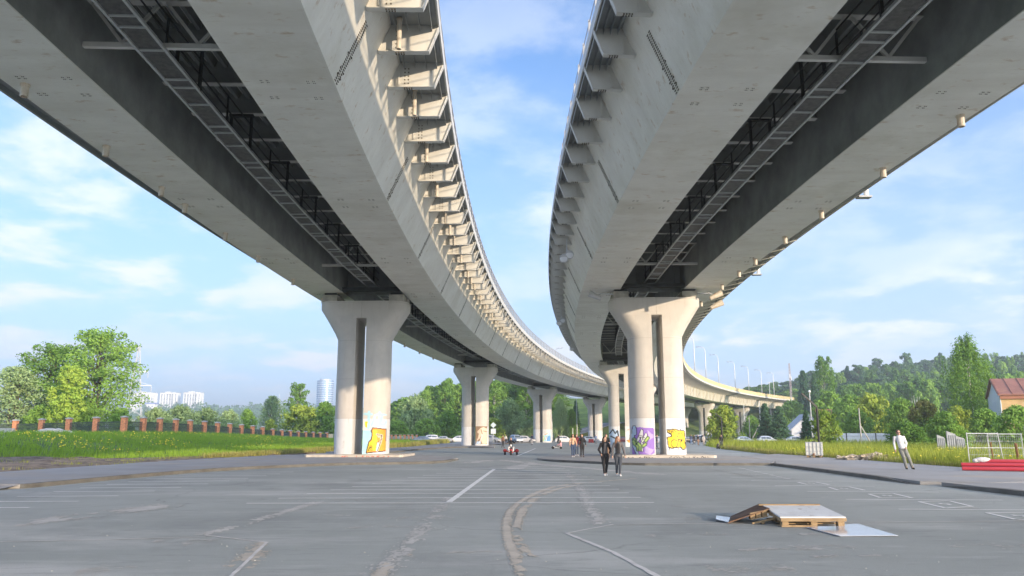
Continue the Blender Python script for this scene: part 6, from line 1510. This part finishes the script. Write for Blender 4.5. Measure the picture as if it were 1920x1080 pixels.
person("person in a black jacket and white trousers riding the red three wheeled scooter", X, Y + .05, 0, 1.70, -.02, bk, (.68, .68, .70), bk, (.02, .015, .012), 0, dict(pel=(0, .34, .72), spine=(0, .30, .97), chest=(0, .22, 1.15), neck=(0, .18, 1.27), head=(0, .14, 1.39), shL=(-.18, .2, 1.19), shR=(.18, .2, 1.19), elL=(-.33, .0, 1.02), elR=(.33, .0, 1.02), haL=(-.31, -.30, 1.02), haR=(.31, -.30, 1.02), hiL=(-.11, .30, .70), hiR=(.11, .30, .70), knL=(-.24, -.08, .66), knR=(.24, -.08, .66), anL=(-.16, -.05, .30), anR=(.16, -.05, .30), toL=(-.17, -.20, .26), toR=(.17, -.20, .26)), .015, False)
# strollers further off
def far(px_, Y, lab, top, lg, h=1.68, rz=0.2, z=None, **k):
    X = D(px_, Y); zz = max(0, hgt(X, Y)) if z is None else z; st = 1 if int(px_) % 2 else -1
    return person(lab, X, Y, rz, h, zz, top, lg, k.pop('shoe', bk), k.pop('hair', (.04, .028, .02)), k.pop('hairlen', 0), dict(anL=(-.09, .12*st, .10), toL=(-.10, -.02 + .12*st, .035), anR=(.09, -.10*st, .10), toR=(.10, -.24 - .02*st, .035)), .028, **k)
far(943, 108, "walker in a brown top and black trousers left of the red scooter", (.20, .10, .06), bk, 1.66, .6)
far(948.5, 150, "person in a white top standing by the pale blue car", (.62, .62, .62), bk); far(914, 152, "person in a bright yellow vest beside the silver car", (.55, .68, .04), (.03, .04, .06), 1.75)
far(997.5, 140, "man in a dark jacket and pale trousers left of the third left pier", (.03, .04, .09), (.42, .42, .45), 1.78, 2.9); far(1047, 150, "person in black in front of the white hatchback", bk, bk, 1.7); far(1117, 158, "person in blue beside the red barrier", (.16, .22, .38), (.15, .17, .22), 1.7)
far(1226, 98, "person in a dark coat in the slot of the nearest right pier", (.045, .025, .03), bk, 1.72, 1.2); far(1231, 101, "second dark dressed person in the pier slot, half hidden", (.03, .03, .05), (.04, .05, .08), 1.72, 1.2)
far(1295.5, 142, "person in a dark blue jacket and jeans strolling right of the pier", (.04, .05, .11), (.12, .18, .32), 1.75); far(1301, 146, "person all in dark clothes beside the one in jeans", bk, (.03, .035, .05), 1.7); far(1308.5, 134, "person in a black top and tan trousers in front of the white car", (.03, .025, .02), (.36, .22, .15), 1.68); far(1319, 134, "person in pale clothes right of the strolling group", (.60, .56, .54), (.50, .42, .38), 1.68)
far(1341, 150, "person in a pale pink top by the bushy tree", (.60, .42, .42), (.25, .25, .28), 1.68); far(1346.5, 152, "second person in a pale top by the bushy tree", (.62, .52, .52), (.30, .30, .32), 1.66)
far(1313.5, 262, "person in a white outfit on the green bank", (.68, .68, .68), (.66, .66, .66), 1.7, hairlen=.3)
X, Y = G(1351, 842); far(1351.5, Y, "person in a black jacket and green trousers on the path by the meadow", bk, (.06, .075, .06), 1.72, .1, 0.0, shoe=wh)
b = MB(); b.sphere((0, 0, .36), (.21, .16, .34), 12, 9); b.box((0, 0, .30), (.36, .24, .48)); t = thing("trolley_bag", "black rounded bag on wheels beside the person on the meadow path", "bag", (D(1345, Y), Y - .1, 0)); b.build("shell", M['black'], t); b = MB(); [b.tube([(x, -.05, .06), (x, .05, .06)], .06, 10) for x in (-.16, .16)]; b.build("wheels", M['tyre'], t); b = MB(); b.tube([(.1, 0, .6), (.22, 0, .92), (.34, 0, .92)], .018, 6); b.build("pull_handle", M['galv'], t)
X, Y = D(1050, 100), 100; k_ = thing("drift_trike", "low little kart under the seated person in pink", "kart", (X, Y, 0)); b = MB(); b.box((0, 0, .14), (.45, .5, .06)); b.bar((-.1, 0, .14), (-.85, 0, .2), .06); b.build("frame", M['galv'], k_)
for x, y, r_ in ((-.9, 0, .18), (.1, -.28, .14), (.1, .28, .14)): b = MB(); b.tube([(x, y - .04, r_), (x, y + .04, r_)], r_, 12); b.build("wheel", M['tyre'], k_)
person("person in a pink top sitting low with legs stretched out on a little kart", X, Y, -1.35, 1.65, 0, (.66, .36, .38), (.16, .17, .18), (.5, .5, .5), (.10, .05, .03), .2, dict(pel=(0, .05, .30), spine=(0, .10, .54), chest=(0, .08, .72), neck=(0, .05, .84), head=(0, .02, .96), shL=(-.17, .07, .77), shR=(.17, .07, .77), elL=(-.22, -.12, .58), elR=(.22, -.12, .58), haL=(-.15, -.36, .50), haR=(.15, -.36, .50), hiL=(-.09, -.02, .28), hiR=(.09, -.02, .28), knL=(-.14, -.40, .42), knR=(.14, -.40, .42), anL=(-.12, -.76, .24), anR=(.12, -.76, .24), toL=(-.12, -.86, .32), toR=(.12, -.86, .32)), .02)

# ------------------------------------------------------------------ evening haze over the whole place
hzm = bpy.data.materials.new("haze_air"); hzm.use_nodes = True; t = hzm.node_tree; t.nodes.clear()
o_ = t.nodes.new("ShaderNodeOutputMaterial"); pv = t.nodes.new("ShaderNodeVolumePrincipled"); pv.inputs["Color"].default_value = (.80, .90, 1.0, 1); pv.inputs["Density"].default_value = 0.00050; pv.inputs["Anisotropy"].default_value = 0.2
t.links.new(pv.outputs[0], o_.inputs["Volume"])
xs_ = [v.co for v in bpy.data.objects["ground"].data.vertices]
zlo = min(v.z for v in xs_) - 1.0; zhi = max(150.0, max(v.z for v in xs_) + 5)
b = MB(); b.box((0, 2150, (zlo + zhi)/2), (2*abs(gx[0]) + 200, gy[-1] - gy[0] + 200, zhi - zlo)); b.v = [(v[0], v[1] + (gy[-1] + gy[0])/2 - 2150, v[2]) for v in b.v]
hb_ = tag(b.build("haze", hzm), kind="stuff"); hb_.display_type = 'WIRE'
